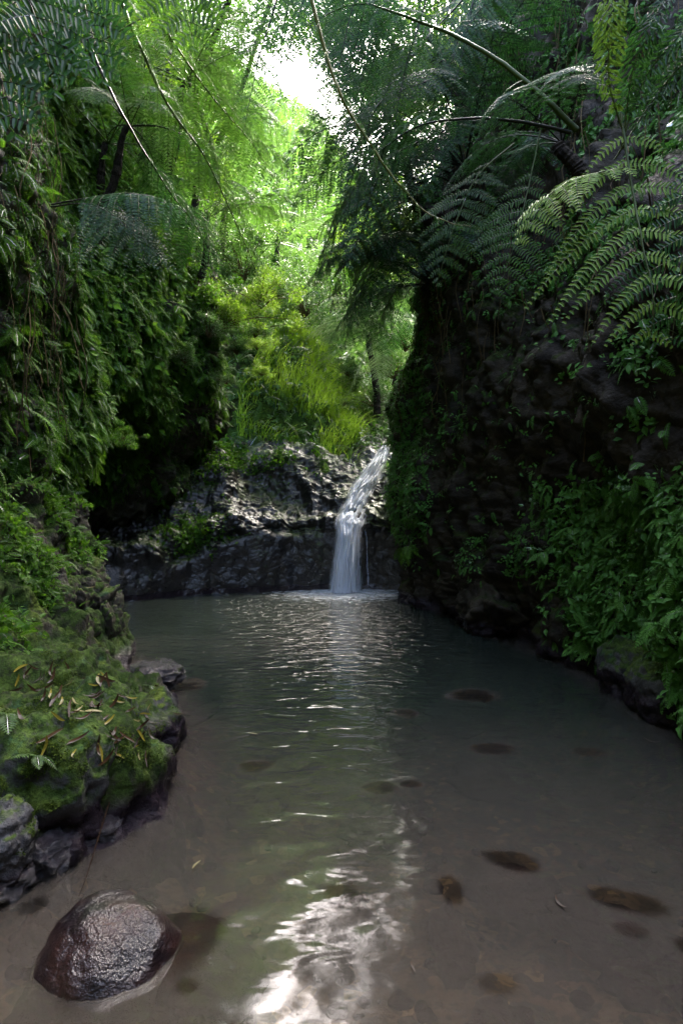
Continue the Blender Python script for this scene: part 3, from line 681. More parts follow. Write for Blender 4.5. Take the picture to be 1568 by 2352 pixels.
def pxy(P):
    return 784+P[:, 0]/P[:, 1]*F, 1176-(P[:, 2]-CAMH)/P[:, 1]*F

# left cliff cover ----------------------------------------------------
def densL(P, Q):
    d = sstep(P[:, 2], .9, 1.6)*(.25+.75*sstep(pnoise(P*1.1), -.25, .25))*(.4+.6*sstep(P[:, 1], 4.8, 6.2))
    d = np.where((P[:, 1] > 6.9) & (P[:, 2] < 2.3), np.where((P[:, 1] > 8.3) & (P[:, 2] > 1.7), .8, .03), d)
    return d*np.where((P[:, 1] > 9.9) & (P[:, 2] < 3.6), .12, 1)
P, Q = samples(left, 110000, densL, True)
A1, A2, A3 = Acc(), Acc(), Acc()
n = len(P); kind = rng.random(n); tn = np.clip(.35+.5*pnoise(P*1.7+3)+.25*rng.normal(size=n), 0, 1)*(.35+.65*sstep(P[:, 1], 5., 6.6))
far = sstep(P[:, 1], 4., 8.)
m = kind < .55; place(A1, SPRIG_T, P[m]+Q[m]*.05, frames(Q[m], .4, .5, .8), rng.uniform(.04, .095, m.sum()), tn[m])
m = (kind > .62) & (kind < .78); place(A2, FERN_T, P[m]+Q[m]*.02, frames(Q[m], .85, .55, .35), rng.uniform(.1, .25, m.sum()), tn[m])
m = kind > .85; place(A3, FINE_T, P[m]+Q[m]*.02, frames(Q[m], .85, .6, .35), rng.uniform(.1, .22, m.sum()), tn[m])
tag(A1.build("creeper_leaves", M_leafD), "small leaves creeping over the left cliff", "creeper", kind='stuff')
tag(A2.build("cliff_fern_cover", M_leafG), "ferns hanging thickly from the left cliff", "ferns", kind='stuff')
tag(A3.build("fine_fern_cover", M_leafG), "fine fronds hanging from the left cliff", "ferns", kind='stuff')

P, Q = samples(left, 60000, lambda P, Q: ((P[:, 1] > 6.3) & (P[:, 2] > 2.1) & (P[:, 1] < 10.2))*(.4+.6*sstep(pnoise(P*1.4+2), -.2, .2)), True)
A1 = Acc(); tn = np.clip(.5+.35*pnoise(P*1.5)+.3*rng.normal(size=len(P)), 0, 1)
place(A1, FERN_T+FINE_T+SPRIG_T[:2], P+Q*.05, frames(Q, .9, .7, .35), rng.uniform(.10, .26, len(P)), tn)
tag(A1.build("arch_fern_cover", M_leafA), "slender ferns drooping over the cave arch", "ferns", kind='stuff')
# right cliff cover ---------------------------------------------------
def densR(P, Q):
    px, py = pxy(P)
    low = sstep(px, 1230, 1380)*sstep(py, 1040, 1180)*sstep(P[:, 2], .12, .3)
    edge = sstep(px, 1010, 940)*sstep(P[:, 2], .9, 1.3)
    sparse = .02+.3*sstep(pnoise(P*1.3), .15, .45)
    topc = sstep(py, 760, 600)*.4*sstep(pnoise(P*1.1+7), -.2, .3)
    return np.clip(np.maximum(np.maximum(low*.8, edge*.8), np.maximum(sparse*sstep(P[:, 2], .5, 1), topc)), 0, 1)
P, Q = samples(right, 70000, densR, False)
A1, A2 = Acc(), Acc(); n = len(P); kind = rng.random(n); tn = np.clip(.4+.4*pnoise(P*2+3)+.25*rng.normal(size=n), 0, 1)
m = kind < .55; place(A1, SPRIG_T, P[m]+Q[m]*.04, frames(Q[m], .6, .5, .6), rng.uniform(.05, .12, m.sum())*(1+.5*sstep(pxy(P[m])[0], 1200, 1350)), tn[m])
m = kind > .6; place(A2, FERN_T+FINE_T, P[m]+Q[m]*.03, frames(Q[m], .8, .6, .4), rng.uniform(.08, .15, m.sum())*(1+.35*sstep(pxy(P[m])[0], 1200, 1350)), tn[m])
tag(A1.build("creeper_leaves", M_leafR), "small leaves trailing over the right cliff", "creeper", kind='stuff')
tag(A2.build("cliff_fern_cover", M_leafR), "small ferns hanging from the right cliff", "ferns", kind='stuff')

# ledge and bank plants
def densE(P, Q):
    px, py = pxy(P)
    a = sstep(py, 1130, 1010)*sstep(px, 780, 660)*(P[:, 2] > 2.)
    b2 = np.exp(-((px-440)/55)**2-((py-1225)/40)**2)*.8
    c_ = np.exp(-((px-770)/60)**2-((py-1000)/18)**2)
    return np.clip(a*sstep(pnoise(P*1.8+5), -.05, .25)+b2+c_, 0, 1)
P, Q = samples(led, 30000, densE, True)
A1 = Acc(); tn = np.clip(.6+.25*rng.normal(size=len(P)), 0, 1)
place(A1, SPRIG_T+FERN_T[:1], P+Q*.03, frames(Q, -.3, .6, .7), rng.uniform(.06, .17, len(P)), tn)
tag(A1.build("ledge_plants", M_leafG), "low green plants on the wet ledge", "plants", kind='stuff')

P, Q = samples(bank, 26000, lambda P, Q: sstep(P[:, 2], .55, 1.0)*sstep(pnoise(P*2.2+4), -.05, .3)*.5*(P[:, 0] < -1.9), False)
A1 = Acc(); tn = np.clip(.5+.3*rng.normal(size=len(P)), 0, 1)
place(A1, SPRIG_T+FERN_T[:2]+FINE_T[:1], P+Q*.02, frames(Q, .4, .6, .6), rng.uniform(.04, .13, len(P)), tn)
tag(A1.build("bank_plants", M_leafG), "small plants growing over the rocks at the left bank", "plants", kind='stuff')
# hillside cover: leaves and grass
hG = hP.reshape(260, 260, 3)
P, Q = samples(hG, 60000, lambda P, Q: np.where(P[:, 1] < 45, .95, .4), False)
Q = np.where(Q[:, 2:3] < 0, -Q, Q)
A1, A2 = Acc(), Acc(); n = len(P); kind = rng.random(n); tn = np.clip(.5+.4*pnoise(P*.8+3)+.2*rng.normal(size=n), 0, 1)
sc = np.clip(P[:, 1]/13, 1, 3)
m = kind < .55; place(A1, SPRIG_T, P[m]+Q[m]*.1*rng.random((m.sum(), 1))*3, frames(Q[m], -.2, .5, .8), rng.uniform(.12, .3, m.sum())*sc[m], tn[m])
m = kind > .55; place(A2, FINE_T+FERN_T, P[m]+Q[m]*.05, frames(Q[m], -.3, .5, .6), rng.uniform(.25, .55, m.sum())*sc[m], tn[m])
tag(A1.build("hillside_leaves", M_leafB), "leafy undergrowth on the hillside beyond the fall", "undergrowth", kind='stuff')
tag(A2.build("hillside_ferns", M_frondB), "bright ferny undergrowth on the hillside beyond the fall", "undergrowth", kind='stuff')
# grass blades on the bank above the ledge
def blades(P, L, wd, r=rng):
    n = len(P); a = r.uniform(0, 6.28, n); lean = np.stack([np.cos(a), np.sin(a), 0*a], 1)*r.uniform(.15, .6, n)[:, None]+np.array([.25, -.25, 0])
    side = nrm(np.cross(lean, np.array([0, 0, 1.]))); V = []
    for t in (0, .3, .6, .85, 1.):
        c_ = P+np.array([0, 0, 1.])*(L*(t-.45*t**2.2))[:, None]+lean*(L*t**1.8)[:, None]
        ww = (wd*(1-t**1.5)*.5+.0005)[:, None]; V += [c_+side*ww, c_-side*ww]
    v = np.stack(V, 1).reshape(-1, 3); i = np.arange(n)[:, None]*10
    f = np.concatenate([i+np.array([[2*k, 2*k+1, 2*k+3, 2*k+2]]) for k in range(4)]); t = np.repeat(r.random(n), 10); return v, f, t
xg = rng.uniform(-2.4, .55, 8500); yg = rng.uniform(12.9, 17, 8500); zg = vz(xg, yg)
gp = np.stack([xg, yg, zg-.05], 1); gp[:, 2] += .35*fbm(np.stack([xg, yg, 0*xg], 1)*.6, 4)
keep = pnoise(gp*1.1) > -.1; gp = gp[keep]
v, f, t = blades(gp, rng.uniform(.3, .95, len(gp)), rng.uniform(.012, .028, len(gp)))
tag(mesh_np("grass", v, f, M_grass, t), kind='stuff')

# hanging vines and roots on the cliffs
def vines(G, n, dens, flip, name, mat, lab, lmin=.4, lmax=1.6, rad=.004):
    P, Q = samples(G, n, dens, flip); A = Acc()
    for p, q in zip(P, Q):
        L = rng.uniform(lmin, lmax); t = np.linspace(0, 1, 9); ph = rng.uniform(0, 6)
        pth = p+q*(.06+.10*np.sin(t*3+ph)[:, None]**2)+np.array([0, 0, -1.])*L*t[:, None]
        pth[:, 0] += .04*np.sin(t*7+ph); pth[:, 1] += .04*np.cos(t*6+ph*2)
        v, f = tube(pth, rad*rng.uniform(.5, 1.6), 3); A.add(v, f, rng.random())
    tag(A.build(name, mat), lab, "vines", kind='stuff')
vines(left, 1500, lambda P, Q: (P[:, 2] > 2.6)*.9*(P[:, 1] < 6.4), True, "hanging_vines", M_dry, "thin dry vines hanging down the left cliff")
vines(right, 900, lambda P, Q: (P[:, 2] > 3.4)*.9, False, "hanging_roots", M_dry, "thin brown roots hanging down the right cliff", .4, 1.9, .005)

# ------------------------------------------------------------------ individual wall ferns, right cliff
def wall_fern_mesh(seed, nf=5):
    r = np.random.default_rng(seed); A = Acc()
    for i in range(nf):
        v, f, t = (FERN_T+FINE_T)[r.integers(0, 5)]
        yaw = r.uniform(-1.1, 1.1); pit = r.uniform(-.2, .9); s = r.uniform(.6, 1)
        Mx = np.array((Matrix.Rotation(yaw, 3, 'Z') @ Matrix.Rotation(pit, 3, 'Y'))).T
        A.add(v@Mx*s, f, t)
    return A
WF = []
for i in range(6):
    A = wall_fern_mesh(i, 3+i % 3); o = A.build("wall_fern", M_fernR, None, link=False); WF.append(o.data)
def fern_label(p, s, smin, smax, what, where):
    py = 1176-(p[2]-CAMH)/p[1]*F; px = 784+p[0]/p[1]*F
    sz = ["small", "medium", "large"][min(2, int((s-smin)/(smax-smin+1e-6)*3))]
    return sz, px, py
def put_ferns(G, flip, n, dens, lab, group, smin, smax, mats, box):
    P, Q = samples(G, n*12, dens, flip); P, Q = P[:n], Q[:n]
    for p, q in zip(P, Q):
        o = bpy.data.objects.new("wall_fern", random.choice(mats)); col.objects.link(o)
        h = nrm(np.array([q[0], q[1], 0])); ax = Vector(h); z = Vector((0, 0, 1)); y = z.cross(ax)
        Mx = Matrix((ax, y, z)).transposed().to_4x4(); s = random.uniform(smin, smax)
        o.matrix_world = Matrix.Translation(Vector(p+q*.03)) @ Mx @ Matrix.Rotation(random.uniform(.2, .8), 4, 'Y') @ Matrix.Scale(s, 4)
        sz, px_, py_ = fern_label(p, s, smin, smax, None, None)
        px0, px1, py0, py1 = box
        ver = ["top", "upper part", "middle", "lower part", "foot"][int(min(.999, max(0, (py_-py0)/(py1-py0)))*5)]; hor = ["left", "centre", "right"][int(min(.999, max(0, (px_-px0)/(px1-px0)))*3)]
        tag(o, "%s %s, %s %s of the patch" % (sz, lab, hor, ver), "fern", group)
def dR(P, Q):
    px, py = pxy(P); return sstep(px, 1230, 1300)*sstep(py, 1080, 1160)*(P[:, 2] > .2)
put_ferns(right, False, 130, dR, "green fern on the lower right cliff", "small ferns on the lower right cliff", .13, .25, WF, (1240, 1568, 1080, 1600))
WFL = []
for me in WF:
    m2 = me.copy(); m2.materials[0] = M_leafA; WFL.append(m2)
def dL(P, Q):
    px, py = pxy(P); return (px < 300)*(py > 700)*(P[:, 2] > 1.)*.9
put_ferns(left, True, 110, dL, "fern hanging from the left cliff face", "ferns on the left cliff face", .16, .36, WFL, (0, 300, 700, 1250))
def dA(P, Q):
    px, py = pxy(P); return (px > 240)*(px < 520)*(py > 600)*(py < 960)*(P[:, 2] > 2.9)*.9
put_ferns(left, True, 100, dA, "fern drooping over the dark cave", "ferns on the arch over the cave", .22, .45, WFL, (240, 520, 600, 960))
def dE(P, Q):
    px, py = pxy(P); return (px < 960)*(px > 860)*(py > 830)*(py < 1300)*.9
put_ferns(right, False, 50, dE, "fern fringing the rock edge by the waterfall", "ferns along the rock edge by the waterfall", .15, .32, WFL, (860, 960, 830, 1300))

# ------------------------------------------------------------------ tree ferns
def tree_fern(loc, L, key, nf, label, group=None, trunk_to=None, a0=0., a1=2*math.pi, tr=.09, tilt=0., name="tree_fern"):
    root = empty(name, tuple(loc)); tag(root, label, "tree fern", group)
    if trunk_to is not None:
        t = np.linspace(0, 1, 24)[:, None]; pth = (np.array(trunk_to)-np.array(loc))*(1-t)
        pth[:, 0] += .05*np.sin(t[:, 0]*5)
        rad = tr*(1.15-.35*t[:, 0])*(1+.10*np.sin(t[:, 0]*60)); v, f = tube(pth, rad, 10)
        v = v+.25*tr*pnoise(v*9)[:, None]*np.array([1, 1, .3]); mesh_np("trunk", v, f, M_bark, smooth=False, parent=root)
    full = abs(a1-a0) > 6
    for i in range(nf):
        a = a0+(a1-a0)*(i+random.uniform(-.3, .3))/(nf if full else max(nf-1, 1))
        md, ms = VARS[key][random.randrange(4)]
        o = bpy.data.objects.new("frond", md); s_ = bpy.data.objects.new("stalk", ms); col.objects.link(o); col.objects.link(s_)
        o.parent = root; s_.parent = o
        o.rotation_euler = (random.uniform(-.25, .25), random.uniform(-.25, .3)+tilt, a); k = L*random.uniform(.8, 1.15); o.scale = (k, k, k*random.uniform(.85, 1.1))
    return root
PI = math.pi
GB = "tree ferns beyond the waterfall"
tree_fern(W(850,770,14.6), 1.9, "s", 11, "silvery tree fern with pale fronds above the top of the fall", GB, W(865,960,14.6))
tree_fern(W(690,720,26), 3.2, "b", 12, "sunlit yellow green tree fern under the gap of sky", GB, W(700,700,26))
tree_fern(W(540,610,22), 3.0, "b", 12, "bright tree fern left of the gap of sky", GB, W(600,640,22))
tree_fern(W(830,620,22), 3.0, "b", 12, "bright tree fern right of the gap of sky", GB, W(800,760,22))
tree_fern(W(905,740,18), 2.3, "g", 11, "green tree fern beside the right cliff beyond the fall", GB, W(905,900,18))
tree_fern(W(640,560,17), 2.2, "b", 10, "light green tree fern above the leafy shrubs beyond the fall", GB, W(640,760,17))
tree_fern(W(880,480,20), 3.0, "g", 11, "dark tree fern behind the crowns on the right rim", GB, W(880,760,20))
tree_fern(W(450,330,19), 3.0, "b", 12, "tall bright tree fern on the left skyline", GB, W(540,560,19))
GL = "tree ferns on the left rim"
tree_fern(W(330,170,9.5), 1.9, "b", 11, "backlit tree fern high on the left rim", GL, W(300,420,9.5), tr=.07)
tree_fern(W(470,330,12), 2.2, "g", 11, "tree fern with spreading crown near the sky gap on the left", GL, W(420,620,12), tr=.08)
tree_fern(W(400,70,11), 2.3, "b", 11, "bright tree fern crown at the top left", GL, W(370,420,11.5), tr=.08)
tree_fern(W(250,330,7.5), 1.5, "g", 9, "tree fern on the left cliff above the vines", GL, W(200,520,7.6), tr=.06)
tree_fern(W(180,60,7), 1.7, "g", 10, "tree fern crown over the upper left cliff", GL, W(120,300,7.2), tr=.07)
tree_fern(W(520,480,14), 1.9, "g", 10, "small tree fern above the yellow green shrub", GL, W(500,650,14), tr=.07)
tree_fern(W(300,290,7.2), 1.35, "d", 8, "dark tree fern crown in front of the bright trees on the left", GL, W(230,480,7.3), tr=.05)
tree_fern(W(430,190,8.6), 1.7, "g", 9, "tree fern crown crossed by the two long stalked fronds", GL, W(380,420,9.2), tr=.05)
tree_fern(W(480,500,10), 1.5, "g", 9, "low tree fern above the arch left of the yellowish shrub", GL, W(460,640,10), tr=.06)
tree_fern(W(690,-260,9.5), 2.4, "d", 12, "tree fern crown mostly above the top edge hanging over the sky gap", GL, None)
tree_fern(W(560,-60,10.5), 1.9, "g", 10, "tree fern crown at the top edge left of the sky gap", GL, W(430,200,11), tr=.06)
tree_fern(W(930,-330,8.5), 2.2, "d", 12, "added tree fern crown above the top edge right of the sky gap", GL, None)  # added above the view to narrow the sky reflected in the pool
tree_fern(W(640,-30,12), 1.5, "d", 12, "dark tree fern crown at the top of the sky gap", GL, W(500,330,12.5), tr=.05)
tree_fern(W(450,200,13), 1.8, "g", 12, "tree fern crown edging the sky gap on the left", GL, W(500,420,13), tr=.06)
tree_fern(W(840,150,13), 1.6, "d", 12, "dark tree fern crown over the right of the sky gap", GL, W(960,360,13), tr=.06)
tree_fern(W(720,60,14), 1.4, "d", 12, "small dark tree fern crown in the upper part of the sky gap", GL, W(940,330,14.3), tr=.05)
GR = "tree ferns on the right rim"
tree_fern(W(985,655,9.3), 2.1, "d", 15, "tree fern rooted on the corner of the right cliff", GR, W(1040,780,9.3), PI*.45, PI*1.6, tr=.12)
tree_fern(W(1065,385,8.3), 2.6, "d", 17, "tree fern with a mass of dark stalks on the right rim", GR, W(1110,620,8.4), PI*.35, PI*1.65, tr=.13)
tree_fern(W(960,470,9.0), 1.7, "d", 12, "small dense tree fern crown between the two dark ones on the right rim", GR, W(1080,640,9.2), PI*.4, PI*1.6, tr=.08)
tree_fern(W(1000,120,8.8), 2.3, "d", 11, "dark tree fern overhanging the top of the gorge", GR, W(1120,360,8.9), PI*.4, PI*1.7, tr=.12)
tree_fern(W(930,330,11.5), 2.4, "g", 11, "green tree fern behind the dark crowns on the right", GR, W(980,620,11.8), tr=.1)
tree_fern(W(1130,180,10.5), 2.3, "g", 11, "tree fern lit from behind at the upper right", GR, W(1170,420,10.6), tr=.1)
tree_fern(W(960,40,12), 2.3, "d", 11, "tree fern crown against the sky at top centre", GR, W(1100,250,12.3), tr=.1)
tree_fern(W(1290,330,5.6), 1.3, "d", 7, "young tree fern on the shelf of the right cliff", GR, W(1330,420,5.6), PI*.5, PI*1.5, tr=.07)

# hero fronds, each laid out along its own stalk
def hero(name, label, pts, mat, stalk, group=None, **kw):
    pts = np.array([W(*p) for p in pts]); A, St = frond_geo(pts, **kw)
    root = St.build("frond_fern", stalk, None, smooth=True); root.name = name
    o = A.build("leaves", mat, root); tag(root, label, "fern frond", group); return root
GF = "big fern fronds on the right cliff"
H = dict(hi=True, ll=.062, lw=.016, sp=.021, droop=.35, ang=.25)
hero("fern_frond", "large pale frond arching down the right cliff with splayed lower leaflets", [(1425,262,3.5),(1450,430,3.35),(1475,560,3.2),(1500,700,3.1),(1490,800,3.15)], M_frondY, M_stalk, GF, leaf_from=.05, npairs=9, plen=.66, up=(-.35,-.9,.35), seed=1, **{**H, 'droop': .55})
hero("fern_frond", "frond with a long arm reaching left from the shelf on the right cliff", [(1500,380,3.4),(1380,395,3.4),(1270,440,3.45),(1190,560,3.5)], M_frondY, M_stalk, GF, leaf_from=.1, npairs=9, plen=.36, up=(-.1,-.5,.9), seed=2, **H)
hero("fern_frond", "shaded frond drooping behind the largest pale one at the right edge", [(1640,330,3.1),(1600,480,3.1),(1560,640,3.1),(1540,800,3.1)], M_frondD, M_stalk, GF, leaf_from=.05, npairs=9, plen=.5, up=(-.5,-.8,.3), seed=3, **H)
hero("fern_frond", "medium green frond hanging in front of the dark rock right of the cliff corner", [(1180,330,5.6),(1100,400,5.4),(1050,500,5.3),(1000,660,5.3)], M_frond, M_stalk, GF, leaf_from=.2, npairs=12, plen=.5, up=(-.3,-.6,.6), seed=4, **H)
hero("fern_frond", "narrow green frond hanging beside the roots on the right cliff", [(1240,300,5.0),(1215,420,4.9),(1180,560,4.8),(1140,680,4.8)], M_frond, M_stalk, GF, leaf_from=.25, npairs=11, plen=.42, up=(-.2,-.8,.5), seed=5, **H)
for i, (x0, x1, x2) in enumerate([(1380,1400,1420), (1425,1480,1560), (1450,1540,1640), (1500,1600,1720)]):
    hero("fern_frond", ["frond standing upright with narrow paired leaflets at the upper right", "steeply rising frond with shiny paired leaflets at the upper right", "rising frond crossing the upper right corner", "lowest of the rising fronds at the upper right corner"][i],
         [(1440-i*10,330+i*12,3.5),(x0+20,200,3.4),(x1,60+i*20,3.3),(x2,-120+i*60,3.3)], M_frondD if i else M_frondY, M_stalk, GF, leaf_from=.15, npairs=16, plen=.16, up=(-.4,-.8,.2), seed=10+i, **{**H, 'll': .06, 'lw': .02, 'sp': .03, 'ang': .9})
GS = "long fronds arching out from the right cliff"
S = dict(ll=.065, lw=.0165, sp=.018, droop=.6, ang=.35)
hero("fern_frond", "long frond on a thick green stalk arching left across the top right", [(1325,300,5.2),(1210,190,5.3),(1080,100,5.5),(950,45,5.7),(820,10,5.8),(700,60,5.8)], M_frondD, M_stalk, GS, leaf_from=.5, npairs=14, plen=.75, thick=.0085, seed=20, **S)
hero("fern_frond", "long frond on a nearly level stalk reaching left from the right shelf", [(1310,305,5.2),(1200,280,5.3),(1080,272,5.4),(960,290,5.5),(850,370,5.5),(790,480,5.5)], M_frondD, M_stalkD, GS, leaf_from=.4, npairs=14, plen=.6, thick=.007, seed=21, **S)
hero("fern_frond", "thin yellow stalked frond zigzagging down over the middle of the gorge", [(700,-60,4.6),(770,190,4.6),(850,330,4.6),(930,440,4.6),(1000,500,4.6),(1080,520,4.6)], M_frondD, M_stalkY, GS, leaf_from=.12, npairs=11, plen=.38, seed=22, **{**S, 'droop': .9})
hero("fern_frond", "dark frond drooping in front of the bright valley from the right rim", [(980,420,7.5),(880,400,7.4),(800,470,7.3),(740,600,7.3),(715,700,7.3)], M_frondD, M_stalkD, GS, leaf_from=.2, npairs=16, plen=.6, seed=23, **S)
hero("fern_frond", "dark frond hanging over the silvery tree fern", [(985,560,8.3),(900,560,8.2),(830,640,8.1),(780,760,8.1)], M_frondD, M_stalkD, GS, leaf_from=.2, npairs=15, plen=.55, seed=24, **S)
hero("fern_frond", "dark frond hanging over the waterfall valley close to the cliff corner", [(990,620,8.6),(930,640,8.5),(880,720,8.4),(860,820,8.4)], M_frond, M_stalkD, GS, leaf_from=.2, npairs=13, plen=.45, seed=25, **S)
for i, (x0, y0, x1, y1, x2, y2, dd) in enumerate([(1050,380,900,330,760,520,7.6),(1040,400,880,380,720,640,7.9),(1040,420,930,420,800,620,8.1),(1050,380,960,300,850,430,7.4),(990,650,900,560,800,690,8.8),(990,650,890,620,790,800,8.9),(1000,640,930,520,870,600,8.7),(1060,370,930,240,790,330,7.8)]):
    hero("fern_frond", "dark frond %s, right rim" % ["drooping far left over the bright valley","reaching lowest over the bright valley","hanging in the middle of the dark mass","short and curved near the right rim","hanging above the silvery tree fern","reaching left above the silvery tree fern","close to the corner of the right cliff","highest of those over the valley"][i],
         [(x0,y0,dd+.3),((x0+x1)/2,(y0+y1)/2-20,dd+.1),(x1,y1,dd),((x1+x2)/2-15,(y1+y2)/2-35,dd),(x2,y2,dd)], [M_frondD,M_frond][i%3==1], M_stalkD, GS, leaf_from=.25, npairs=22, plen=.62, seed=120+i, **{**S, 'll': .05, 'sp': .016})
GP = "pale fronds above the waterfall"
for i, (x1, y1, x2, y2) in enumerate([(820,775,735,830),(845,800,800,905),(880,780,875,890),(800,740,725,770)]):
    hero("fern_frond", ["pale silvery frond curving left above the waterfall","pale silvery frond bending down above the waterfall","short pale frond next to the right cliff above the waterfall","highest pale frond beside the grassy slope"][i],
         [(925,790,12.9),((925+x1)/2,(790+y1)/2-18,12.8),(x1,y1,12.7),(x2,y2,12.6)], M_frondS, M_stalk, GP, leaf_from=.2, npairs=16, plen=.42, seed=150+i, ll=.06, lw=.018, sp=.018, droop=.35, ang=.3)
GT = "fronds hanging over the top of the gorge"
hero("fern_frond", "black silhouetted frond hanging over the sky gap at top centre", [(880,-190,6),(850,-40,5.9),(815,110,5.9),(790,240,5.9)], M_frondD, M_stalkD, GT, leaf_from=.1, npairs=15, plen=.5, up=(0,-1,.2), seed=30, **S)
hero("fern_frond", "dark frond right of the sky gap at the top", [(960,-120,6.4),(890,20,6.3),(840,150,6.3),(800,290,6.3)], M_frondD, M_stalkD, GT, leaf_from=.1, npairs=15, plen=.55, up=(0,-1,.4), seed=31, **S)
hero("fern_frond", "dark frond spreading under the top edge right of centre", [(1180,-150,6.4),(1060,0,6.3),(960,110,6.2),(880,220,6.2)], M_frondD, M_stalkD, GT, leaf_from=.15, npairs=15, plen=.6, up=(-.2,-.8,.6), seed=32, **S)
hero("fern_frond", "dark frond hanging by the top edge over the upper right wall", [(1150,-150,7),(1080,20,6.9),(1010,200,6.8),(960,330,6.8)], M_frond, M_stalkD, GT, leaf_from=.1, npairs=15, plen=.6, up=(-.2,-.8,.6), seed=33, **S)
for i, (a, b_, c_, d_, L_) in enumerate([(600,-220,660,-20,640),(700,-200,735,-40,760),(960,-60,830,60,740),(1000,180,880,230,790),(1020,300,900,360,800),(1240,-120,1130,-10,1010)]):
    hero("fern_frond", ["thin frond hanging from the top edge across the left of the sky gap","frond tip hanging from the top edge into the sky gap","dark frond reaching into the sky gap from the upper right","frond reaching left under the thick curved stalk","lowest dark frond beside the right of the sky gap","dark frond under the top edge by the thick stalks"][i],
         [(a,b_,6.6),(c_,d_,6.5),((c_+L_)/2,d_+[90,80,60,90,90,80][i],6.5),(L_,d_+[230,190,190,230,260,220][i],6.5)], M_frondD, M_stalkD, GT, leaf_from=.1, npairs=14, plen=.5, up=(0,-.6,.8), seed=60+i, **S)
for i, (a, b_, c_) in enumerate([(560,250,6.2),(640,190,7.0),(720,230,6.4),(800,330,6.8),(860,400,7.2),(770,150,5.6),(900,260,6.0),(980,400,6.6)]):
    hero("fern_frond", "%s frond hanging %s" % (["thin","short","feathery","long","drooping","small","broad","ragged"][i], ["left of the sky gap near the top edge","from the top edge over the sky","over the top of the sky gap","down the right side of the sky gap","beside the bright valley from the right crowns","by the zigzag yellow stalk at the top","in front of the dark crowns at the top","low in front of the crowns on the right rim"][i]),
         [(a+110,b_-420,c_),(a+75,b_-250,c_),(a+30,b_-100,c_),(a,b_+60,c_)], M_frondD if i % 2 else M_frond, M_stalkD, GT, leaf_from=.05, npairs=17, plen=.42, up=(.2,-.7,.7), seed=80+i, **S)
GLF = "long fronds crossing the upper left"
hero("fern_frond", "long green stalked frond sloping down from the top left to the middle", [(215,-190,4.6),(285,20,4.7),(380,230,4.9),(470,360,5.1),(545,520,5.3),(600,650,5.5)], M_frond, M_stalk, GLF, leaf_from=.25, npairs=18, plen=.55, seed=40, **{**S, 'droop': .9})
hero("fern_frond", "second long stalked frond above and right of the first", [(270,-190,4.6),(360,30,4.9),(470,200,5.2),(580,330,5.5),(640,430,5.8)], M_frond, M_stalk, GLF, leaf_from=.25, npairs=16, plen=.5, seed=41, **{**S, 'droop': .9})
hero("fern_frond", "nearly black smooth stalked frond bending down over the left cliff", [(170,0,3.6),(235,170,3.6),(320,330,3.7),(390,440,3.8),(450,520,3.9),(510,620,4.0)], M_frondD, M_stalkD, GLF, leaf_from=.55, npairs=12, plen=.42, seed=42, **S)
hero("fern_frond", "dark green frond on a level stalk sticking out of the left cliff", [(118,470,4.4),(200,455,4.4),(300,445,4.3),(390,465,4.3),(450,520,4.3)], M_frondD, M_stalkD, GLF, leaf_from=.2, npairs=14, plen=.52, up=(0,-.5,.9), seed=43, **{**S, 'droop': .7})
hero("fern_frond", "lower dark green frond curving down from the left cliff", [(118,475,4.4),(210,470,4.3),(290,520,4.2),(350,610,4.2)], M_frondD, M_stalkD, GLF, leaf_from=.25, npairs=13, plen=.45, up=(0,-.5,.9), seed=44, **{**S, 'droop': .6})
hero("fern_frond", "shiny dark frond hanging in the top left corner", [(-60,-160,2.9),(30,-60,2.9),(90,60,2.9),(130,230,2.9)], M_frondD, M_stalkD, GLF, leaf_from=.05, npairs=9, plen=.36, up=(.2,-.9,.4), seed=45, **{**H, 'll': .10, 'lw': .026, 'sp': .03})
hero("fern_frond", "shiny dark frond leaning along the left edge", [(-140,-60,2.8),(-60,60,2.8),(10,200,2.8),(40,330,2.8)], M_frondD, M_stalkD, GLF, leaf_from=.05, npairs=9, plen=.34, up=(.2,-.9,.4), seed=46, **{**H, 'll': .10, 'lw': .026, 'sp': .03})
hero("fern_frond", "dark frond dropping from the top edge near the left corner", [(150,-160,3.2),(185,-30,3.2),(215,90,3.2),(240,200,3.2)], M_frondD, M_stalkD, GLF, leaf_from=.05, npairs=10, plen=.3, up=(.1,-.9,.4), seed=47, **{**H, 'll': .085, 'lw': .024, 'sp': .03})
hero("fern_frond", "green frond with broad leaflets at the top edge left of centre", [(370,-200,4),(410,-60,4),(430,30,4),(445,120,4)], M_frond, M_stalk, GLF, leaf_from=.05, npairs=10, plen=.4, up=(.1,-.9,.4), seed=48, **{**H, 'll': .11, 'lw': .026, 'sp': .03})
hero("fern_frond", "frond with a bent green stalk rising to the top edge from the left cliff", [(60,230,4.4),(150,140,4.4),(260,80,4.5),(380,10,4.6),(470,-60,4.8)], M_frond, M_stalk, GLF, leaf_from=.35, npairs=14, plen=.45, seed=49, **S)

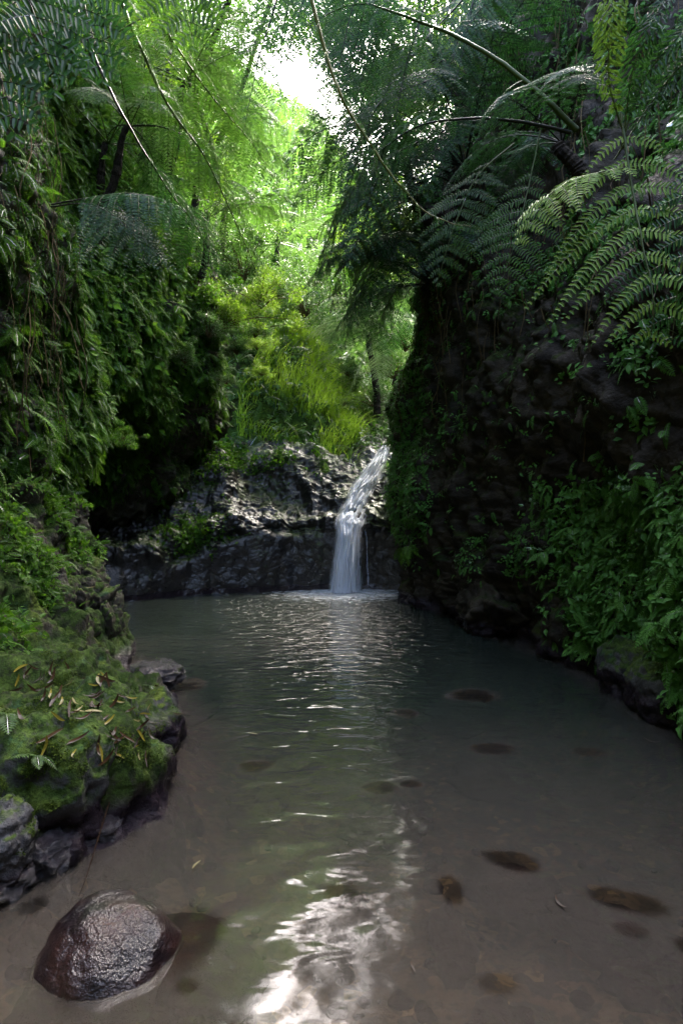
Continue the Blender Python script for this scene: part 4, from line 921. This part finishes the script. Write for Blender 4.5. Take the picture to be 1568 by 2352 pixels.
# ------------------------------------------------------------------ shrubs and trees
def bush(seed, mat, nleaf=5000, ls=.05, R_=(1, 1, .8), twigs=14):
    r = np.random.default_rng(seed); cen = r.normal(size=(twigs*2, 3))*.45*np.array(R_); cen[:, 2] = np.abs(cen[:, 2])*1.3
    per = nleaf//len(cen); P = np.concatenate([c_+nrm(r.normal(size=(per, 3)))*(r.random((per, 1))**.45)*r.uniform(.16, .34)*np.array([1, 1, .7]) for c_ in cen])
    A = Acc(); n = len(P); D = nrm(r.normal(size=(n, 3))+np.array([0, 0, -.1])); Nn = nrm(np.array([0, 0, 1.])+r.normal(size=(n, 3))*.5)
    y = nrm(np.cross(Nn, D)); z = np.cross(D, y); Fr = np.stack([D, y, z], 1)
    clump = np.repeat(r.uniform(.2, .9, len(cen)), per)
    place(A, LEAF1, P, Fr, r.uniform(.6, 1.3, n)*ls, np.clip(clump+.2*r.normal(size=n), 0, 1), r)
    B = Acc()
    for c_ in cen:
        pth = catmull(np.array([[0, 0, -.1], c_*.4+np.array([0, 0, .1]), c_]), 8); v, f = tube(pth, np.linspace(.02, .005, 8), 4); B.add(v, f, .5)
    a = A.build("foliage", mat, None, link=False); b_ = B.build("branches", M_dry, None, link=False)
    return a.data, b_.data
BU = {"y": bush(1, M_leafY, 4200, .055), "b": bush(2, M_leafB, 5000, .06), "b2": bush(3, M_leafB, 5000, .05), "g": bush(4, M_leafG, 4200, .07)}
def shrub(px, py, d, s, key, label, group=None, cat="shrub", name="shrub"):
    root = empty(name, tuple(W(px, py, d)), random.uniform(0, 6)); root.scale = (s, s, s); tag(root, label, cat, group)
    for me, nm in zip(BU[key], ("foliage", "branches")):
        o = bpy.data.objects.new(nm, me); col.objects.link(o); o.parent = root
G1 = "leafy shrubs above the waterfall"
for a in [(545,810,10.9,.42,"b","leafy shrub hanging over the wet rock beside the cave"),(600,860,11.8,.34,"y","small yellow green shrub at the left foot of the grass"),(480,770,10.2,.5,"b2","bushy shrub above the arch of ferns"),(585,770,11.5,.5,"b","fresh green shrub under the yellowish ones"),(425,830,9.4,.36,"b","leafy clump hanging on the arch of ferns"),(520,880,10.3,.25,"b2","small clump of leaves on the wet rock by the cave"),(800,860,15.5,.55,"b","shrub between the grass and the silvery tree fern"),(830,690,17,1.2,"g","dense green crown behind the silvery tree fern"),(790,930,14.6,.3,"b2","low leafy plant in the bright grass"),(770,700,16.5,1.0,"b2","leafy crown filling the middle of the valley"),(930,800,14,.8,"b2","dark leafy shrub against the right cliff"),(520,745,10.8,.85,"y","yellow green shrub overhanging the rock above the cave"), (600,700,12,.8,"y","sunlit yellowish shrub left of the grassy slope"),
          (560,640,13.5,1.0,"b","fresh green shrub behind the yellowish ones"), (640,700,16,1.2,"b","leafy green tree crown in the valley under the sky gap"),
          (700,720,15,1.1,"b2","blue green leafy shrub left of the silvery tree fern"), (450,700,10.2,.7,"g","green shrub growing over the arch of ferns"),
          (760,680,19,1.4,"b2","pale green leafy crown at the head of the valley"), (560,600,17,1.4,"b","broad leafy crown at the left of the valley"),
          (400,600,10.5,.8,"b2","dark green shrub on the left slope under the tree ferns"), (330,560,9.2,.7,"g","shrub among hanging vines on the left slope"),
          (860,930,15.0,.75,"b2","bluish green shrub at the head of the waterfall"), (900,860,16,1.1,"g","shrub in the corner beside the right cliff"),
          (800,900,16.5,.9,"b","dark shrub under the silvery tree fern"), (590,800,12.6,.4,"y","small yellow green shrub at the left edge of the grass")]:
    shrub(*a, G1)
G2 = "trees on the far slopes"
for a in [(300,120,13,2.2,"y","bright leafy tree at the upper left skyline"), (370,180,15,2.2,"b","leafy tree behind the tree ferns at the upper left"), (430,450,17,2.0,"y","yellow green tree behind the left tree ferns"),
          (1080,130,14,2.4,"y","bright leafy tree glimpsed behind the right crowns"), (950,230,17,2.6,"b","leafy tree behind the right tree ferns"), (900,600,18,1.8,"y","sunlit tree beyond the corner of the right cliff"),
          (1000,480,14,1.6,"y","sunlit foliage glimpsed behind the corner of the right cliff"), (200,260,10,1.2,"y","bright foliage behind the left tree ferns"), (350,330,12,1.6,"y","bright leafy crown behind the hanging vines")]:
    shrub(*a, G2, "tree", "leafy_tree")
# leafy sprigs hanging in the cave mouth
def shr(px, py, d, s, key, label):
    shrub(px, py, d, s, key, label)
shr(285, 1020, 6.6, .22, "g", "leafy spray hanging over the dark cave mouth")

# ------------------------------------------------------------------ leaf litter
def bvh_of(objs):
    vs, fs, n = [], [], 0
    for o in objs:
        mw_ = Matrix.Translation(o.location) @ o.rotation_euler.to_matrix().to_4x4()
        vs += [mw_ @ v.co for v in o.data.vertices]; fs += [tuple(i+n for i in p.vertices) for p in o.data.polygons]; n = len(vs)
    return BVHTree.FromPolygons(vs, fs)
bv = bvh_of(rocks+[bk])
mp_ = []; mn_ = []
for i in range(16000):
    dr = Vector(W(random.uniform(-60, 420), random.uniform(1440, 1960), 1.)-np.array([0, 0, CAMH])).normalized(); hit, nn, _, _ = bv.ray_cast(Vector((0, 0, CAMH)), dr)
    if hit is not None and hit.z > .17: mp_.append(tuple(hit)); mn_.append(tuple(nn))
mp_ = np.array(mp_); mn_ = np.array(mn_); kp = pnoise(mp_*4+2)+.5*pnoise(mp_*13) > .12; mp_, mn_ = mp_[kp], mn_[kp]
A1 = Acc(); place(A1, SPRIG_T+FINE_T[:1], mp_+mn_*.002, frames(mn_, -.1, .5, .9), rng.uniform(.006, .022, len(mp_)), np.clip(.5+.5*pnoise(mp_*6)+.2*rng.normal(size=len(mp_)), 0, 1))
tag(A1.build("moss", M_mossy), "tufts of moss on the left boulders", "moss", kind='stuff')
def leafblade(L, wd, curl, mat, seed):
    r = np.random.default_rng(seed); t = np.linspace(0, 1, 8); c_ = np.stack([L*(t-.5), .12*L*np.sin(t*3+seed), curl*L*(t-.5)**2], 1)
    ww = wd*np.sin(np.pi*(t*.9+.06))**.7/2; l = c_+np.stack([0*t, ww, .3*ww], 1); rr_ = c_+np.stack([0*t, -ww, .3*ww], 1)
    v = np.stack([l, c_, rr_], 1).reshape(-1, 3); f = gridfaces(8, 3)
    o = mesh_np("fallen_leaf", v, f, mat, np.full(len(v), r.random()), True, link=False); return o.data
LY = [leafblade(.075, .013, .2+.2*i, M_litY, i) for i in range(3)]; LB = [leafblade(.09, .014, .3+.3*i, M_litB, 5+i) for i in range(4)]
zones = [(250,1620,70,30,14), (270,1705,90,30,26), (150,1600,70,35,16), (310,1670,60,25,10), (80,1540,80,35,10), (60,1960,60,20,5), (230,1560,40,20,14), (180,1350,40,25,8)]
cnt = 0; zones += [(200,1600,150,70,22), (320,1700,110,70,18), (120,1700,110,90,14), (60,1560,80,40,10)]
zl = ["behind the twig boulder", "on the low boulder jutting to the pool", "on the broken brown rock", "at the rim over the pool", "at the left edge below the cliff", "by the grey stone at the bottom", "above the jagged black rock", "on the fractured rock block", "on the upper bank", "around the boulder with the twig", "on the big green boulder", "under the cliff plants"]
for zi, (zx, zy, sx, sy, nl) in enumerate(zones):
    for i in range(int(nl*.6)):
        px = random.gauss(zx, sx*.6); py = random.gauss(zy, sy*.6)
        dr = Vector(W(px, py, 1.)-np.array([0, 0, CAMH])).normalized()
        hit, nn, _, _ = bv.ray_cast(Vector((0, 0, CAMH)), dr)
        if hit is None or nn.z < .25 or hit.z < .04: continue
        ye = random.random() < .42; o = bpy.data.objects.new("fallen_leaf", random.choice(LY if ye else LB)); col.objects.link(o)
        q = nn.to_track_quat('Z', 'Y'); o.rotation_mode = 'QUATERNION'
        o.rotation_quaternion = q @ Matrix.Rotation(random.uniform(0, 6.3), 3, 'Z').to_quaternion() @ Matrix.Rotation(random.uniform(-.3, .3), 3, 'X').to_quaternion()
        o.location = hit+nn*.008; s = random.uniform(.6, 1.25); o.scale = (s, s, s)
        tag(o, ("yellow" if ye else "brown")+(" long" if s > 1. else " short" if s < .8 else "")+" curled leaf "+zl[zi], "leaf", "fallen leaves on the mossy rocks")
def floating(px, py, ang, lab, s=.8, me=None):
    p = Pw(px, py, .006); o = bpy.data.objects.new("floating_leaf", me or LY[0]); col.objects.link(o); o.location = p
    o.rotation_euler = (0, 0, ang); o.scale = (s, s, s); tag(o, lab, "leaf")
floating(452, 1987, 1.2, "yellow green leaf floating above the shiny red boulder", .8)
floating(581, 1686, -.4, "small yellow leaf floating in the middle of the pool", 1.0)
floating(948, 2222, 1.5, "orange leaf in the shallows at bottom centre", .5, LB[0])
floating(1287, 2075, 1.7, "pale brown leaf drifting under the surface between two drowned stones", .8, LB[1])
floating(1495, 1705, -.6, "thin brown stick floating near the right shore", 1.2, LB[2])
floating(982, 1765, .3, "tiny yellow leaf floating right of the reflection", .3)
# twig hanging from the mossy boulder into the water
tw = catmull(np.array([W(284,1742,2.8), W(262,1810,2.7), W(240,1880,2.55), W(200,2010,2.3), W(180,2060,2.22)]), 30)
v, f = tube(tw, np.linspace(.005, .0015, 30), 5); tag(mesh_np("twig", v, f, M_litB, smooth=True), "long thin brown twig leaning from a mossy boulder into the water", "twig")
# small ferns on the boulders
def small_fern(px, py, size, lab, mat=M_frondB):
    dr = Vector(W(px, py, 1.)-np.array([0, 0, CAMH])).normalized(); hit, nn, _, _ = bv.ray_cast(Vector((0, 0, CAMH)), dr)
    if hit is None: return
    root = empty("small_fern", hit); tag(root, lab, "fern")
    for i in range(4):
        v, f, t = FERN_T[i % 3]; o = mesh_np("frond", v, f, mat, t, parent=root)
        o.rotation_euler = (0, -.35+.25*i, -1.9+.9*i); s = size*(1-.12*i); o.scale = (s, s, s)
small_fern(85, 1735, .13, "small bright fern sprouting from the big mossy boulder")
small_fern(15, 1640, .22, "fern with one browned frond at the left edge above the big mossy boulder")
small_fern(60, 1330, .18, "small plant with round leaves on the rock at the left edge")
small_fern(345, 1575, .1, "tiny yellow plant on the jagged black rock")
small_fern(150, 1290, .2, "small fern on top of the fractured rock block")
